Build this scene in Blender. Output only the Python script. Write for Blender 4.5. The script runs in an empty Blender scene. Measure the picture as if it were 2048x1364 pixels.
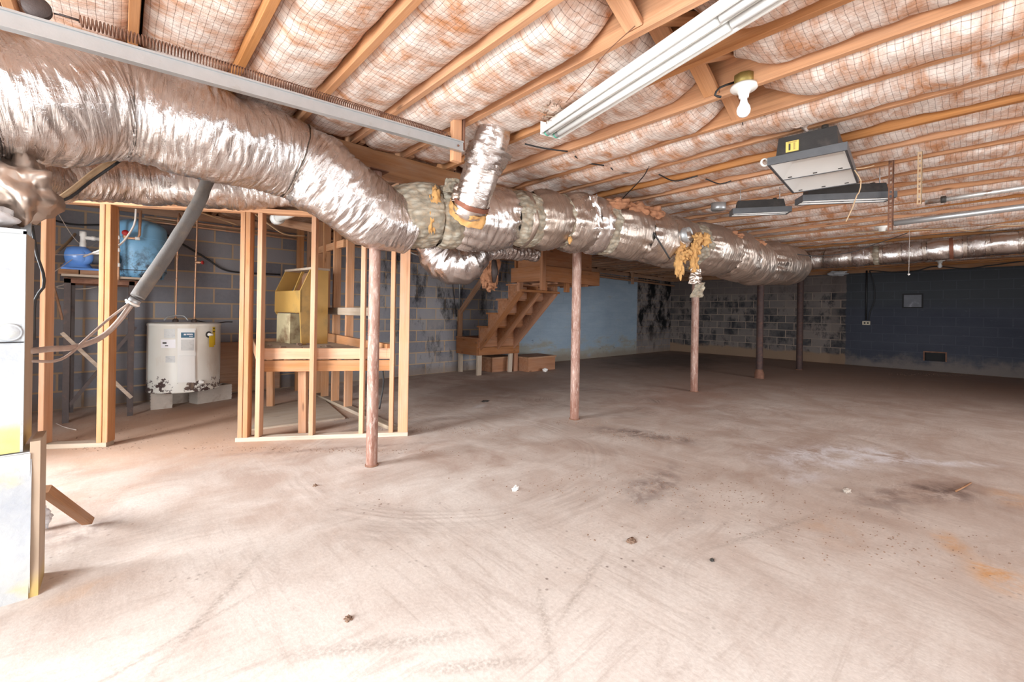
import bpy, math, random
from mathutils import Vector, Matrix, noise
random.seed(7)
PI = math.pi
# ------------------------------------------------------------------ camera
F = 852.0; CX = 1024.0; CY = 627.0; ROLL = 0.016; HCAM = 1.15
AZ = math.radians(42.6)            # angle between the view direction and +Y
FWD = Vector((math.sin(math.radians(47.4)) * 0 + math.cos(math.radians(47.4)), math.cos(AZ), 0)).normalized()
RGT = Vector((FWD.y, -FWD.x, 0)); UP = Vector((0, 0, 1))
CR, SR = math.cos(ROLL), math.sin(ROLL)
CAMX = RGT * CR + UP * SR; CAMY = UP * CR - RGT * SR
CAM = Vector((0, 0, HCAM))
def ray(px, py):
    return FWD + CAMX * ((px - CX) / F) + CAMY * ((CY - py) / F)
def at(px, py, d): return CAM + ray(px, py) * d              # point seen at a pixel, d metres deep
def atz(px, py, z): r = ray(px, py); return CAM + r * ((z - HCAM) / r.z)
def aty(px, py, y): r = ray(px, py); return CAM + r * (y / r.y)
def atx(px, py, x): r = ray(px, py); return CAM + r * (x / r.x)
def gnd(px, py): return atz(px, py, 0.0)

SC = bpy.context.scene
COL = SC.collection
cam = bpy.data.cameras.new('camera'); co = bpy.data.objects.new('camera', cam); COL.objects.link(co)
cam.sensor_fit = 'HORIZONTAL'; cam.sensor_width = 36; cam.lens = F / 2048 * 36
cam.shift_y = -(682 - CY) / 2048
cam.clip_start = 0.05
m3 = Matrix((CAMX, CAMY, -FWD)).transposed()
co.matrix_world = Matrix.Translation(CAM) @ m3.to_4x4()
SC.camera = co
SC.view_settings.view_transform = 'Standard'; SC.view_settings.look = 'None'
SC.view_settings.gamma = 1; SC.view_settings.use_curve_mapping = False
SC.view_settings.exposure = 0.5
# ------------------------------------------------------------------ light: overcast daylight through the open doorways
w = bpy.data.worlds.new('sky'); SC.world = w; w.use_nodes = True
bg = w.node_tree.nodes['Background']; bg.inputs[0].default_value = (0.90, 0.95, 1.0, 1); bg.inputs[1].default_value = 1.6
X0, X1, Y0, Y1 = -1.3, 13.5, -3.6, 6.87          # room
ZJ, ZT = 2.385, 2.62                              # underside of joists, underside of subfloor
DOORS = [('left', -0.9, 2.15, 0.02, 2.25), ('left', 3.05, 4.55, 0.02, 2.2),
         ('front', 0.5, 3.4, 0.02, 2.2), ('front', 4.9, 7.6, 0.02, 2.2)]
def area(name, loc, dirv, sx, sy, power, color=(1, 1, 1), portal=False):
    l = bpy.data.lights.new(name, 'AREA'); l.shape = 'RECTANGLE'; l.size = sx; l.size_y = sy
    l.energy = power; l.color = color
    if portal: l.cycles.is_portal = True
    o = bpy.data.objects.new(name, l); COL.objects.link(o); o.location = loc
    z = -Vector(dirv).normalized(); x = Vector((0, 0, 1)).cross(z).normalized(); y = z.cross(x)
    o.matrix_world = Matrix.Translation(loc) @ Matrix((x, y, z)).transposed().to_4x4()
    return o
POW = {0: 400, 1: 620, 2: 170, 3: 320}            # bright overcast sky and yard seen through each doorway
for i, (s, a, b, z0, z1) in enumerate(DOORS):
    D, zc = (1.7 if i == 0 else 2.4), 1.5
    if s == 'left':
        area('yard_daylight', (X0 - D, (a + b) / 2 - (0 if i else .3), zc), (1, 0, -.02), (b - a) * 1.3, 2.4, POW[i], (.88, .95, 1))
        area('doorway_portal', (X0 - .25, (a + b) / 2, (z0 + z1) / 2), (1, 0, 0), b - a, z1 - z0, 1, portal=True)
    else:
        area('yard_daylight', ((a + b) / 2, Y0 - D, zc), (0, 1, -.02), (b - a) * 1.3, 2.4, POW[i], (.92, .96, 1))
        area('doorway_portal', ((a + b) / 2, Y0 - .25, (z0 + z1) / 2), (0, 1, 0), b - a, z1 - z0, 1, portal=True)

# ------------------------------------------------------------------ node helpers
class N:
    def __init__(s, name):
        s.m = bpy.data.materials.new(name); s.m.use_nodes = True
        s.t = s.m.node_tree; s.b = s.t.nodes['Principled BSDF']
    def new(s, ty, **kw):
        n = s.t.nodes.new(ty)
        for k, v in kw.items(): setattr(n, k, v)
        return n
    def put(s, sock, v):
        if isinstance(v, bpy.types.NodeSocket): s.t.links.new(v, sock)
        elif isinstance(v, (tuple, list)) and sock.type == 'RGBA' and len(v) == 3: sock.default_value = (*v, 1)
        else: sock.default_value = v
    def coord(s, kind='Object'): return s.new('ShaderNodeTexCoord').outputs[kind]
    def map(s, v, scale=(1, 1, 1), loc=(0, 0, 0), rot=(0, 0, 0)):
        n = s.new('ShaderNodeMapping'); s.put(n.inputs[0], v)
        n.inputs['Scale'].default_value = scale; n.inputs['Location'].default_value = loc; n.inputs['Rotation'].default_value = rot
        return n.outputs[0]
    def noise(s, v, scale, detail=4, rough=.55, dist=0):
        n = s.new('ShaderNodeTexNoise'); s.put(n.inputs['Vector'], v); n.inputs['Scale'].default_value = scale
        n.inputs['Detail'].default_value = detail; n.inputs['Roughness'].default_value = rough; n.inputs['Distortion'].default_value = dist
        return n.outputs[0]
    def ramp(s, f, *stops):
        n = s.new('ShaderNodeValToRGB'); s.put(n.inputs[0], f); e = n.color_ramp.elements
        while len(e) < len(stops): e.new(.5)
        for k, (p, c) in enumerate(stops):
            e[k].position = p; e[k].color = (c, c, c, 1) if isinstance(c, (int, float)) else (*c, 1)
        return n.outputs[0]
    def mix(s, f, a, b, mode='MIX'):
        n = s.new('ShaderNodeMix', data_type='RGBA', blend_type=mode)
        s.put(n.inputs[0], f); s.put(n.inputs[6], a); s.put(n.inputs[7], b); return n.outputs[2]
    def math(s, op, a, b=0, c=0):
        n = s.new('ShaderNodeMath', operation=op); s.put(n.inputs[0], a); s.put(n.inputs[1], b); s.put(n.inputs[2], c); return n.outputs[0]
    def sep(s, v):
        n = s.new('ShaderNodeSeparateXYZ'); s.put(n.inputs[0], v); return n.outputs
    def comb(s, x, y, z):
        n = s.new('ShaderNodeCombineXYZ')
        for i, q in enumerate((x, y, z)): s.put(n.inputs[i], q)
        return n.outputs[0]
    def mr(s, v, a, b, c=0, d=1):
        n = s.new('ShaderNodeMapRange', interpolation_type='SMOOTHSTEP'); s.put(n.inputs[0], v)
        for i, q in enumerate((a, b, c, d)): s.put(n.inputs[i + 1], q)
        return n.outputs[0]
    def rnd(s): return s.new('ShaderNodeObjectInfo').outputs['Random']
    def bump(s, h, strength=.3, dist=.01, nrm=None):
        n = s.new('ShaderNodeBump'); n.inputs['Strength'].default_value = strength; n.inputs['Distance'].default_value = dist
        s.put(n.inputs['Height'], h)
        if nrm: s.put(n.inputs['Normal'], nrm)
        return n.outputs[0]
    def out(s, color=None, rough=None, metal=None, nrm=None, spec=None):
        if color is not None: s.put(s.b.inputs['Base Color'], color)
        if rough is not None: s.put(s.b.inputs['Roughness'], rough)
        if metal is not None: s.put(s.b.inputs['Metallic'], metal)
        if spec is not None: s.put(s.b.inputs['Specular IOR Level'], spec)
        if nrm is not None: s.put(s.b.inputs['Normal'], nrm)
        return s.m
    def blob(s, v, cx, cy, rx, ry, rot=0, soft=.6, warp=None):
        """soft patch on the floor, 1 inside"""
        m = s.new('ShaderNodeMapping', vector_type='TEXTURE'); s.put(m.inputs[0], v)
        m.inputs['Location'].default_value = (cx, cy, 0); m.inputs['Rotation'].default_value = (0, 0, rot); m.inputs['Scale'].default_value = (rx, ry, 1)
        l = s.new('ShaderNodeVectorMath', operation='LENGTH'); s.put(l.inputs[0], m.outputs[0])
        d = l.outputs['Value']
        if warp is not None: d = s.math('ADD', d, warp)
        return s.mr(d, 1.0, 1.0 - soft, 0, 1)

def simple(name, col, rough=.6, metal=0, var=.12, scale=12, bump=.15, dirt=None, dirt_amt=(.55, .75)):
    n = N(name); c = n.coord()
    f = n.noise(c, scale, 6)
    k = n.mix(f, tuple(x * (1 - var) for x in col), tuple(min(1, x * (1 + var)) for x in col))
    if dirt:
        g = n.noise(c, scale * .35, 8, .65)
        k = n.mix(n.ramp(g, (dirt_amt[0], 0), (dirt_amt[1], 1)), k, dirt)
    return n.out(k, rough, metal, n.bump(n.noise(c, scale * 8, 4), bump, .003))

def wood(name, light, dark, grey=0.0, rough=.75, knots=True):
    """grain runs along local X of each board"""
    n = N(name); c = n.coord(); r = n.rnd()
    off = n.comb(n.math('MULTIPLY', r, 37.0), n.math('MULTIPLY', r, 19.0), n.math('MULTIPLY', r, 11.0))
    a = n.new('ShaderNodeVectorMath', operation='ADD'); n.put(a.inputs[0], c); n.put(a.inputs[1], off)
    v = a.outputs[0]
    g1 = n.noise(n.map(v, (1.1, 26, 26)), 1.0, 5, .6, .6)
    g2 = n.noise(n.map(v, (3, 150, 150)), 1.0, 3, .6)
    big = n.noise(n.map(v, (1.2, 3, 3)), 1.0, 3)
    k = n.mix(n.ramp(g1, (.3, 0), (.7, 1)), dark, light)
    k = n.mix(n.math('MULTIPLY', n.ramp(g2, (.45, 0), (.7, 1)), .35), k, tuple(x * .6 for x in dark))
    k = n.mix(n.ramp(big, (.35, 0), (.7, .35)), k, tuple(min(1, x * 1.12) for x in light))
    if knots:
        vo = n.new('ShaderNodeTexVoronoi'); n.put(vo.inputs['Vector'], n.map(v, (2.2, 9, 9))); vo.inputs['Scale'].default_value = 1.0
        k = n.mix(n.ramp(vo.outputs['Distance'], (.05, .75), (.12, 0)), k, tuple(x * .35 for x in dark))
    if grey:
        gz = n.noise(n.map(v, (2, 8, 8)), 1.5, 6, .6)
        k = n.mix(n.math('MULTIPLY', n.ramp(gz, (.4, 0), (.65, 1)), grey), k, (.42, .33, .27))
    hs = n.new('ShaderNodeHueSaturation'); n.put(hs.inputs['Color'], k)
    n.put(hs.inputs['Value'], n.math('MULTIPLY_ADD', r, .32, .84)); n.put(hs.inputs['Saturation'], n.math('MULTIPLY_ADD', r, -.2, 1.08))
    return n.out(hs.outputs[0], rough, 0, n.bump(n.math('ADD', g1, n.math('MULTIPLY', g2, .4)), .3, .004), .25)

M = {}
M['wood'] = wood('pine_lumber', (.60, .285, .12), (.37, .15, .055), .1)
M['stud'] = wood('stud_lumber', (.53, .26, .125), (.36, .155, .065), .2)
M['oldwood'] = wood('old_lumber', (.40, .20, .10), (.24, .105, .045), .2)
M['greywood'] = wood('weathered_lumber', (.46, .36, .27), (.30, .21, .14), .5)
M['stair'] = wood('stair_lumber', (.36, .15, .065), (.22, .085, .034), .1)

def foil(name, tint, rough=.3, wr=1.0, dull=.0):
    n = N(name); uv = n.coord('UV')
    a = n.noise(n.map(uv, (50, 5, 1)), 1.0, 6, .62, 1.0)
    b = n.noise(n.map(uv, (12, 9, 1)), 1.0, 5, .6, .8)
    f = n.noise(n.map(uv, (120, 60, 1)), 1.0, 3, .6)
    vo = n.new('ShaderNodeTexVoronoi', feature='DISTANCE_TO_EDGE'); n.put(vo.inputs['Vector'], n.map(uv, (26, 9, 1))); vo.inputs['Scale'].default_value = 1
    h = n.math('ADD', n.math('MULTIPLY', a, .8), n.math('MULTIPLY', b, .6)); h = n.math('ADD', h, n.math('MULTIPLY', f, .12))
    h = n.math('ADD', h, n.math('MULTIPLY', vo.outputs['Distance'], .35))
    d = n.noise(n.map(uv, (3, 3, 1)), 1.0, 8, .7)
    col = n.mix(n.ramp(d, (.42, 0), (.72, 1)), tint, (tint[0] * .68, tint[1] * .56, tint[2] * .48))
    r = n.math('MULTIPLY_ADD', n.ramp(d, (.35, 0), (.7, 1)), .22, rough)
    return n.out(col, r, n.math('SUBTRACT', 1.0 - dull, n.math('MULTIPLY', n.ramp(d, (.5, 0), (.8, 1)), .35)), n.bump(h, .55 * wr, .014))
M['foil'] = foil('crinkled_foil', (.66, .625, .61), .15, 1.4)
M['foil_dull'] = foil('dusty_foil', (.50, .425, .37), .26, 1.1, .06)
M['foil_aged'] = foil('aged_foil', (.62, .56, .51), .21, 1.2)
M['foil_bright'] = foil('clean_foil', (.78, .75, .73), .18, .7)

def batt_mat(name, white, stain, amt):
    n = N(name); uv = n.coord('UV'); r = n.rnd()
    off = n.comb(n.math('MULTIPLY', r, 41.0), n.math('MULTIPLY', r, 17.0), 0)
    a = n.new('ShaderNodeVectorMath', operation='ADD'); n.put(a.inputs[0], uv); n.put(a.inputs[1], off); v = a.outputs[0]
    s1 = n.noise(n.map(v, (2.2, 5, 1)), 1.6, 8, .68, .5)
    s2 = n.noise(v, 14, 6, .7)
    k = n.mix(n.ramp(s1, (amt, 0), (amt + .22, 1)), white, stain)
    k = n.mix(n.ramp(s2, (.45, 0), (.75, .6)), k, tuple(x * .55 for x in stain))
    warp = n.math('MULTIPLY', n.math('SUBTRACT', n.noise(v, 9, 2), .5), .012)
    u, vv, _ = n.sep(uv)
    def line(x, off):
        q = n.math('FRACT', n.math('DIVIDE', n.math('ADD', x, n.math('ADD', warp, off)), 0.029))
        q = n.math('ABSOLUTE', n.math('SUBTRACT', q, .5))
        return n.mr(q, .022, .062, 1, 0)
    L = n.math('MAXIMUM', line(u, 10), line(vv, 10.01))
    knot = n.math('MULTIPLY', line(u, 10), line(vv, 10.01))
    k = n.mix(n.math('MULTIPLY', L, .5), k, (.24, .12, .07)); k = n.mix(knot, k, (.03, .02, .02))
    puff = n.math('MULTIPLY', n.math('SUBTRACT', 1, L), 1.0)
    h = n.math('ADD', n.math('MULTIPLY', puff, .35), n.noise(v, 60, 5, .7))
    return n.out(k, .95, 0, n.bump(h, .5, .008), .1)
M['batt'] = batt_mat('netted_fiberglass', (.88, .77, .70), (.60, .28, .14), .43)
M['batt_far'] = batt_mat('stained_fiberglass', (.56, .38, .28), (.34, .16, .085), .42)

def felt():
    n = N('quilted_duct_insulation'); uv = n.coord('UV')
    w_ = n.noise(n.map(uv, (22, 22, 1)), 1, 5, .6)
    vo = n.new('ShaderNodeTexVoronoi'); n.put(vo.inputs['Vector'], n.map(uv, (15, 27, 1), rot=(0, 0, .6))); vo.inputs['Scale'].default_value = 1
    k = n.mix(n.ramp(vo.outputs['Distance'], (.25, 0), (.6, 1)), (.40, .36, .29), (.22, .185, .14))
    k = n.mix(n.ramp(w_, (.45, 0), (.7, .8)), k, (.36, .26, .17))
    return n.out(k, .9, .0, n.bump(n.math('ADD', vo.outputs['Distance'], w_), .8, .012), .2)
M['felt'] = felt()
M['fiber'] = simple('orange_fiberglass', (.52, .28, .10), .95, 0, .4, 30, 1.0, (.35, .17, .07))
M['fiber_brown'] = simple('brown_fiberglass', (.36, .16, .08), .95, 0, .4, 30, 1.0, (.14, .06, .03))
M['galv'] = simple('galvanised_steel', (.44, .45, .455), .42, .7, .12, 18, .1, (.30, .25, .2), (.6, .8))
M['rust'] = simple('rusty_steel', (.17, .075, .045), .75, .25, .4, 22, .4, (.30, .15, .09), (.45, .7))
M['rust_dark'] = simple('dark_rusty_steel', (.07, .04, .035), .7, .3, .4, 22, .4, (.13, .06, .04), (.5, .7))
def post_mat():
    n = N('painted_rusty_post'); c = n.coord()
    a = n.noise(n.map(c, (14, 14, 4)), 1, 8, .7); b = n.noise(n.map(c, (60, 60, 12)), 1, 4, .7)
    k = n.mix(n.ramp(a, (.38, 0), (.62, 1)), (.20, .085, .055), (.36, .22, .17))
    k = n.mix(n.ramp(b, (.52, 0), (.68, .8)), k, (.55, .42, .36))
    z = n.sep(c)[2]; k = n.mix(n.mr(z, .35, .0, 0, .5), k, (.17, .06, .03))
    return n.out(k, .6, .2, n.bump(b, .35, .004))
M['post'] = post_mat()
M['iron'] = simple('dark_angle_iron', (.075, .055, .05), .6, .4, .3, 25, .3, (.18, .10, .07))
M['white_metal'] = simple('white_enamel', (.82, .81, .78), .32, 0, .04, 6, .04, (.5, .44, .36), (.72, .9))
M['tube_glass'] = simple('fluorescent_tube_glass', (.93, .93, .91), .15, 0, .01, 3, 0)
M['porcelain'] = simple('white_porcelain', (.86, .83, .78), .25, 0, .03, 5, 0)
M['bulb'] = simple('frosted_bulb_glass', (.92, .92, .92), .12, 0, .01, 3, 0)
M['brass'] = simple('brass_box', (.42, .31, .10), .5, .6, .3, 30, .3)
M['black'] = simple('black_painted_steel', (.035, .033, .032), .5, .1, .3, 14, .2, (.10, .08, .07), (.55, .8))
M['blackgrey'] = simple('grey_black_steel', (.09, .09, .095), .45, .2, .3, 14, .2)
M['wire'] = simple('black_cable', (.02, .018, .018), .55, 0, .2, 30, .1)
M['tan_wire'] = simple('tan_cable', (.50, .34, .20), .7, 0, .25, 30, .1)
M['white_wire'] = simple('white_cable', (.72, .66, .60), .6, 0, .2, 30, .1)
M['grey_sleeve'] = simple('grey_foam_sleeve', (.13, .115, .105), .9, 0, .25, 14, .5, (.22, .17, .13))
M['copper'] = simple('dull_copper', (.62, .36, .22), .45, .6, .25, 20, .2, (.6, .48, .36))
M['pvc'] = simple('white_pvc', (.80, .77, .72), .35, 0, .05, 8, .05, (.5, .38, .28), (.65, .85))
M['tape'] = simple('white_tape', (.78, .74, .72), .6, 0, .1, 20, .1)
M['block'] = simple('loose_concrete_block', (.47, .40, .34), .9, 0, .2, 14, .6, (.30, .22, .16))
M['yellow'] = simple('olive_yellow_paint', (.42, .235, .06), .5, 0, .15, 7, .2, (.20, .13, .05), (.55, .72))
M['palewood'] = simple('peeling_cream_board', (.56, .46, .27), .8, 0, .2, 8, .3, (.24, .14, .07), (.5, .65))
M['plastic_tan'] = simple('tan_outlet_plastic', (.52, .43, .30), .5, 0, .1, 10, .05)
M['dark'] = simple('near_black', (.012, .01, .01), .8, 0, .1, 10, 0)
M['label_blue'] = simple('blue_label', (.03, .12, .20), .4, 0, .1, 10, 0)
M['label_grey'] = simple('faded_label', (.62, .62, .60), .5, 0, .1, 60, 0, (.45, .45, .45))
M['label_white'] = simple('white_label', (.86, .84, .86), .5, 0, .03, 10, 0)
M['label_yellow'] = simple('yellow_tag', (.72, .50, .03), .5, 0, .15, 20, 0, (.35, .22, .02), (.6, .8))
M['sticker'] = simple('yellow_sticker', (.72, .52, .12), .5, 0, .08, 10, 0)
M['ink'] = simple('black_ink', (.03, .025, .02), .6, 0, .1, 10, 0)
M['redvalve'] = simple('red_valve', (.45, .03, .03), .5, 0, .1, 10, 0)
M['bluepump'] = simple('blue_pump_paint', (.12, .28, .68), .25, 0, .12, 10, .05)
M['bag'] = simple('translucent_plastic', (.62, .62, .64), .35, 0, .15, 12, .4)
M['strap'] = simple('rusty_strap', (.22, .08, .045), .6, .4, .2, 20, .2)
M['line'] = simple('dusty_metal_line', (.42, .32, .27), .4, .3, .25, 16, .2, (.16, .11, .09), (.5, .7))
M['cobweb'] = simple('dusty_string', (.68, .58, .50), .9, 0, .2, 20, 0)
M['dirt'] = simple('loose_dirt', (.20, .12, .08), .95, 0, .35, 20, .8)
M['white_bit'] = simple('white_crumb', (.75, .70, .66), .8, 0, .1, 20, .2)

def tank_blue():
    n = N('blue_tank_paint'); c = n.coord()
    a = n.noise(n.map(c, (9, 9, 7)), 1, 8, .75); z = n.sep(c)[2]
    k = n.mix(n.noise(c, 3, 3), (.16, .38, .60), (.24, .48, .70))
    m = n.math('MULTIPLY', n.ramp(a, (.46, 0), (.58, 1)), n.mr(z, .48, .05, 0, 1))
    k = n.mix(m, k, (.035, .04, .05))
    return n.out(k, .4, 0, n.bump(a, .1, .003))
M['tank'] = tank_blue()
def heater_mat():
    n = N('chipped_heater_enamel'); c = n.coord(); x, y, z = n.sep(c)
    a = n.noise(n.map(c, (7, 7, 9)), 1, 7, .72)
    lim = n.mr(z, .03, .30, .50, .74)
    m = n.mr(n.math('SUBTRACT', a, lim), 0, .02, 0, 1)
    k = n.mix(n.noise(c, 4, 4), (.72, .68, .60), (.80, .78, .72))
    k = n.mix(m, k, (.075, .045, .04))
    s = n.noise(n.map(c, (5, 5, 2)), 1, 6, .7)
    k = n.mix(n.ramp(s, (.55, 0), (.75, .45)), k, (.55, .38, .24))
    return n.out(k, .38, 0, n.bump(m, .3, .004))
M['heater'] = heater_mat()
def plinth_mat(name, yellow_z0, yellow_z1):
    n = N(name); c = n.coord(); x, y, z = n.sep(c)
    a = n.noise(c, 4, 7, .65); b = n.noise(c, 18, 5, .6)
    k = n.mix(n.ramp(a, (.35, 0), (.65, 1)), (.30, .31, .335), (.43, .42, .40))
    k = n.mix(n.ramp(n.noise(c, 2.3, 5, .6), (.56, 0), (.68, .65)), k, (.50, .42, .07))
    k = n.mix(n.math('MULTIPLY', n.mr(z, yellow_z0, yellow_z1, 1, 0), .75), k, (.50, .42, .09))
    return n.out(k, .6, 0, n.bump(b, .35, .012))
M['plinth'] = plinth_mat('painted_plinth', -.3, -.2)
M['cabinet'] = plinth_mat('painted_cabinet', .08, .13)
def side_mat():
    n = N('galvanised_cabinet_side'); c = n.coord(); x, y, z = n.sep(c)
    k = n.mix(n.noise(n.map(c, (10, 10, 3)), 1, 6, .6), (.30, .20, .13), (.44, .33, .24))
    k = n.mix(n.mr(z, .12, .02, 0, .5), k, (.60, .40, .05))
    return n.out(k, .6, .15)
M['cab_side'] = side_mat()

def brickcoords(n, axis, ox=0.0, oz=0.0):
    c = n.coord(); x, y, z = n.sep(c)
    u = x if axis == 'x' else y
    return c, u, z, n.comb(n.math('ADD', u, ox), n.math('ADD', z, oz), 0)
def brick(n, v, c1, c2, mortar, size=.011, smooth=.15):
    b = n.new('ShaderNodeTexBrick'); n.put(b.inputs['Vector'], v)
    b.inputs['Scale'].default_value = 1; b.inputs['Brick Width'].default_value = .4064; b.inputs['Row Height'].default_value = .2032
    b.inputs['Mortar Size'].default_value = size; b.inputs['Mortar Smooth'].default_value = smooth; b.inputs['Bias'].default_value = 0
    b.offset = .5
    n.put(b.inputs['Color1'], c1); n.put(b.inputs['Color2'], c2); n.put(b.inputs['Mortar'], mortar)
    return b.outputs['Color'], b.outputs['Fac']
def wall_back_mat():
    n = N('block_wall_back'); c, u, z, v = brickcoords(n, 'x', .1, 0)
    k, f = brick(n, v, (.15, .145, .165), (.30, .285, .295), (.46, .31, .19))
    g = n.noise(c, 22, 6, .6); k = n.mix(n.ramp(g, (.35, 0), (.7, .25)), k, (.30, .28, .28))
    # efflorescence, mostly low and further along
    e = n.noise(n.map(c, (1.2, 1, 1.0)), 1.7, 7, .68, .3)
    em = n.math('MULTIPLY', n.ramp(e, (.48, 0), (.68, 1)), n.mr(u, 1.8, 3.5, .15, .7))
    k = n.mix(em, k, (.33, .29, .26))
    bl = n.noise(n.map(c, (2.0, 1, .9)), 1.3, 7, .7)
    k = n.mix(n.math('MULTIPLY', n.ramp(bl, (.52, 0), (.62, 1)), n.mr(u, 2.2, 3.6, 0, .8)), k, (.018, .018, .02))
    # light blue paint
    pm = n.math('MULTIPLY', n.mr(u, 6.3, 6.32), n.mr(u, 11.42, 11.40))
    pm = n.math('MULTIPLY', pm, n.mr(z, 2.17, 2.16))
    wear = n.noise(n.map(c, (.8, 1, 2.5)), 1.6, 8, .7)
    wz = n.math('ADD', wear, n.mr(z, .9, .0, 0, .26))
    pc = n.mix(n.ramp(wear, (.3, 0), (.7, 1)), (.27, .34, .42), (.37, .44, .51))
    pc = n.mix(n.math('MULTIPLY', f, .35), pc, (.30, .38, .45))
    drips = n.noise(n.map(c, (26, 1, 1.6)), 1, 4, .6)
    pc = n.mix(n.ramp(drips, (.5, 0), (.75, .35)), pc, (.34, .40, .45))
    pc = n.mix(n.ramp(wz, (.60, 0), (.74, 1)), pc, (.32, .31, .27))
    pc = n.mix(n.math('MULTIPLY', n.ramp(n.noise(c, 5, 7, .7), (.62, 0), (.7, 1)), n.mr(z, 1.1, .3, 0, .8)), pc, (.07, .08, .10))
    k = n.mix(pm, k, pc)
    # mould beyond the paint
    mo = n.noise(n.map(c, (1.3, 1, 1.0)), 1.6, 8, .72)
    mm = n.math('MULTIPLY', n.ramp(mo, (.44, 0), (.56, 1)), n.math('MULTIPLY', n.mr(u, 11.4, 11.5), n.mr(z, .15, .9)))
    k = n.mix(n.math('MULTIPLY', n.mr(u, 11.4, 11.5), .55), k, (.22, .17, .145)); k = n.mix(mm, k, (.008, .008, .009))
    low = n.math('MULTIPLY', n.mr(n.math('ADD', z, n.math('MULTIPLY', e, .25)), .32, .18), .6)
    k = n.mix(low, k, (.24, .17, .12))
    h = n.math('ADD', n.math('MULTIPLY', f, -1), n.math('MULTIPLY', n.noise(c, 60, 4), .35))
    return n.out(k, .93, 0, n.bump(h, .6, .008), .2)
M['wall_back'] = wall_back_mat()
def wall_far_mat():
    n = N('block_wall_far'); c, u, z, v = brickcoords(n, 'y', .12, 0)
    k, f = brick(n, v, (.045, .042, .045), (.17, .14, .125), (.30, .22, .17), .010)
    e = n.noise(n.map(c, (1, .8, .9)), 1.5, 7, .68, .3)
    k = n.mix(n.ramp(e, (.44, 0), (.6, .8)), k, (.185, .145, .125))
    bl = n.noise(n.map(c, (1, 2.4, 1.6)), 1.4, 7, .7)
    k = n.mix(n.math('MULTIPLY', n.ramp(bl, (.50, 0), (.6, .85)), n.math('SUBTRACT', 1, f)), k, (.02, .02, .024))
    low = n.mr(n.math('ADD', z, n.math('MULTIPLY', n.math('SUBTRACT', n.noise(c, 2, 5), .5), .35)), .30, .22)
    k = n.mix(low, k, (.22, .14, .09))
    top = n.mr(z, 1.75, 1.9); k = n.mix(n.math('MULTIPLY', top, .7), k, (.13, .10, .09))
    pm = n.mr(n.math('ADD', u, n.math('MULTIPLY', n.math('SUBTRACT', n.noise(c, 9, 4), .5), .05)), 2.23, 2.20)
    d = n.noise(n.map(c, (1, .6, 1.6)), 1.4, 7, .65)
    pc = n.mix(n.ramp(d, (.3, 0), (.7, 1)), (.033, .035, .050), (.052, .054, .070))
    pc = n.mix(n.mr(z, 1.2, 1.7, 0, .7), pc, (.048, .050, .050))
    pc = n.mix(n.math('MULTIPLY', f, .3), pc, (.09, .09, .11))
    sc = n.noise(n.map(c, (1, 3, 14)), 1.7, 6, .7)
    pc = n.mix(n.ramp(sc, (.64, 0), (.70, .5)), pc, (.16, .16, .17))
    wz = n.mr(n.math('ADD', z, n.math('MULTIPLY', n.math('SUBTRACT', n.noise(c, 2.5, 6, .65), .5), .8)), .35, .05)
    pc = n.mix(n.math('MULTIPLY', wz, .8), pc, (.17, .135, .115))
    k = n.mix(pm, k, pc)
    h = n.math('ADD', n.math('MULTIPLY', f, -1), n.math('MULTIPLY', n.noise(c, 50, 4), .35))
    return n.out(k, .75, 0, n.bump(h, .5, .008), .25)
M['wall_far'] = wall_far_mat()
def wall_plain_mat(axis):
    n = N('block_wall_plain_' + axis); c, u, z, v = brickcoords(n, axis)
    k, f = brick(n, v, (.28, .26, .25), (.36, .33, .31), (.40, .32, .25))
    return n.out(k, .9, 0, n.bump(n.math('MULTIPLY', f, -1), .5, .008))
M['wall_px'] = wall_plain_mat('x'); M['wall_py'] = wall_plain_mat('y')
M['subfloor'] = wood('plywood_subfloor', (.34, .19, .10), (.22, .11, .055), .1, knots=False)

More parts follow.
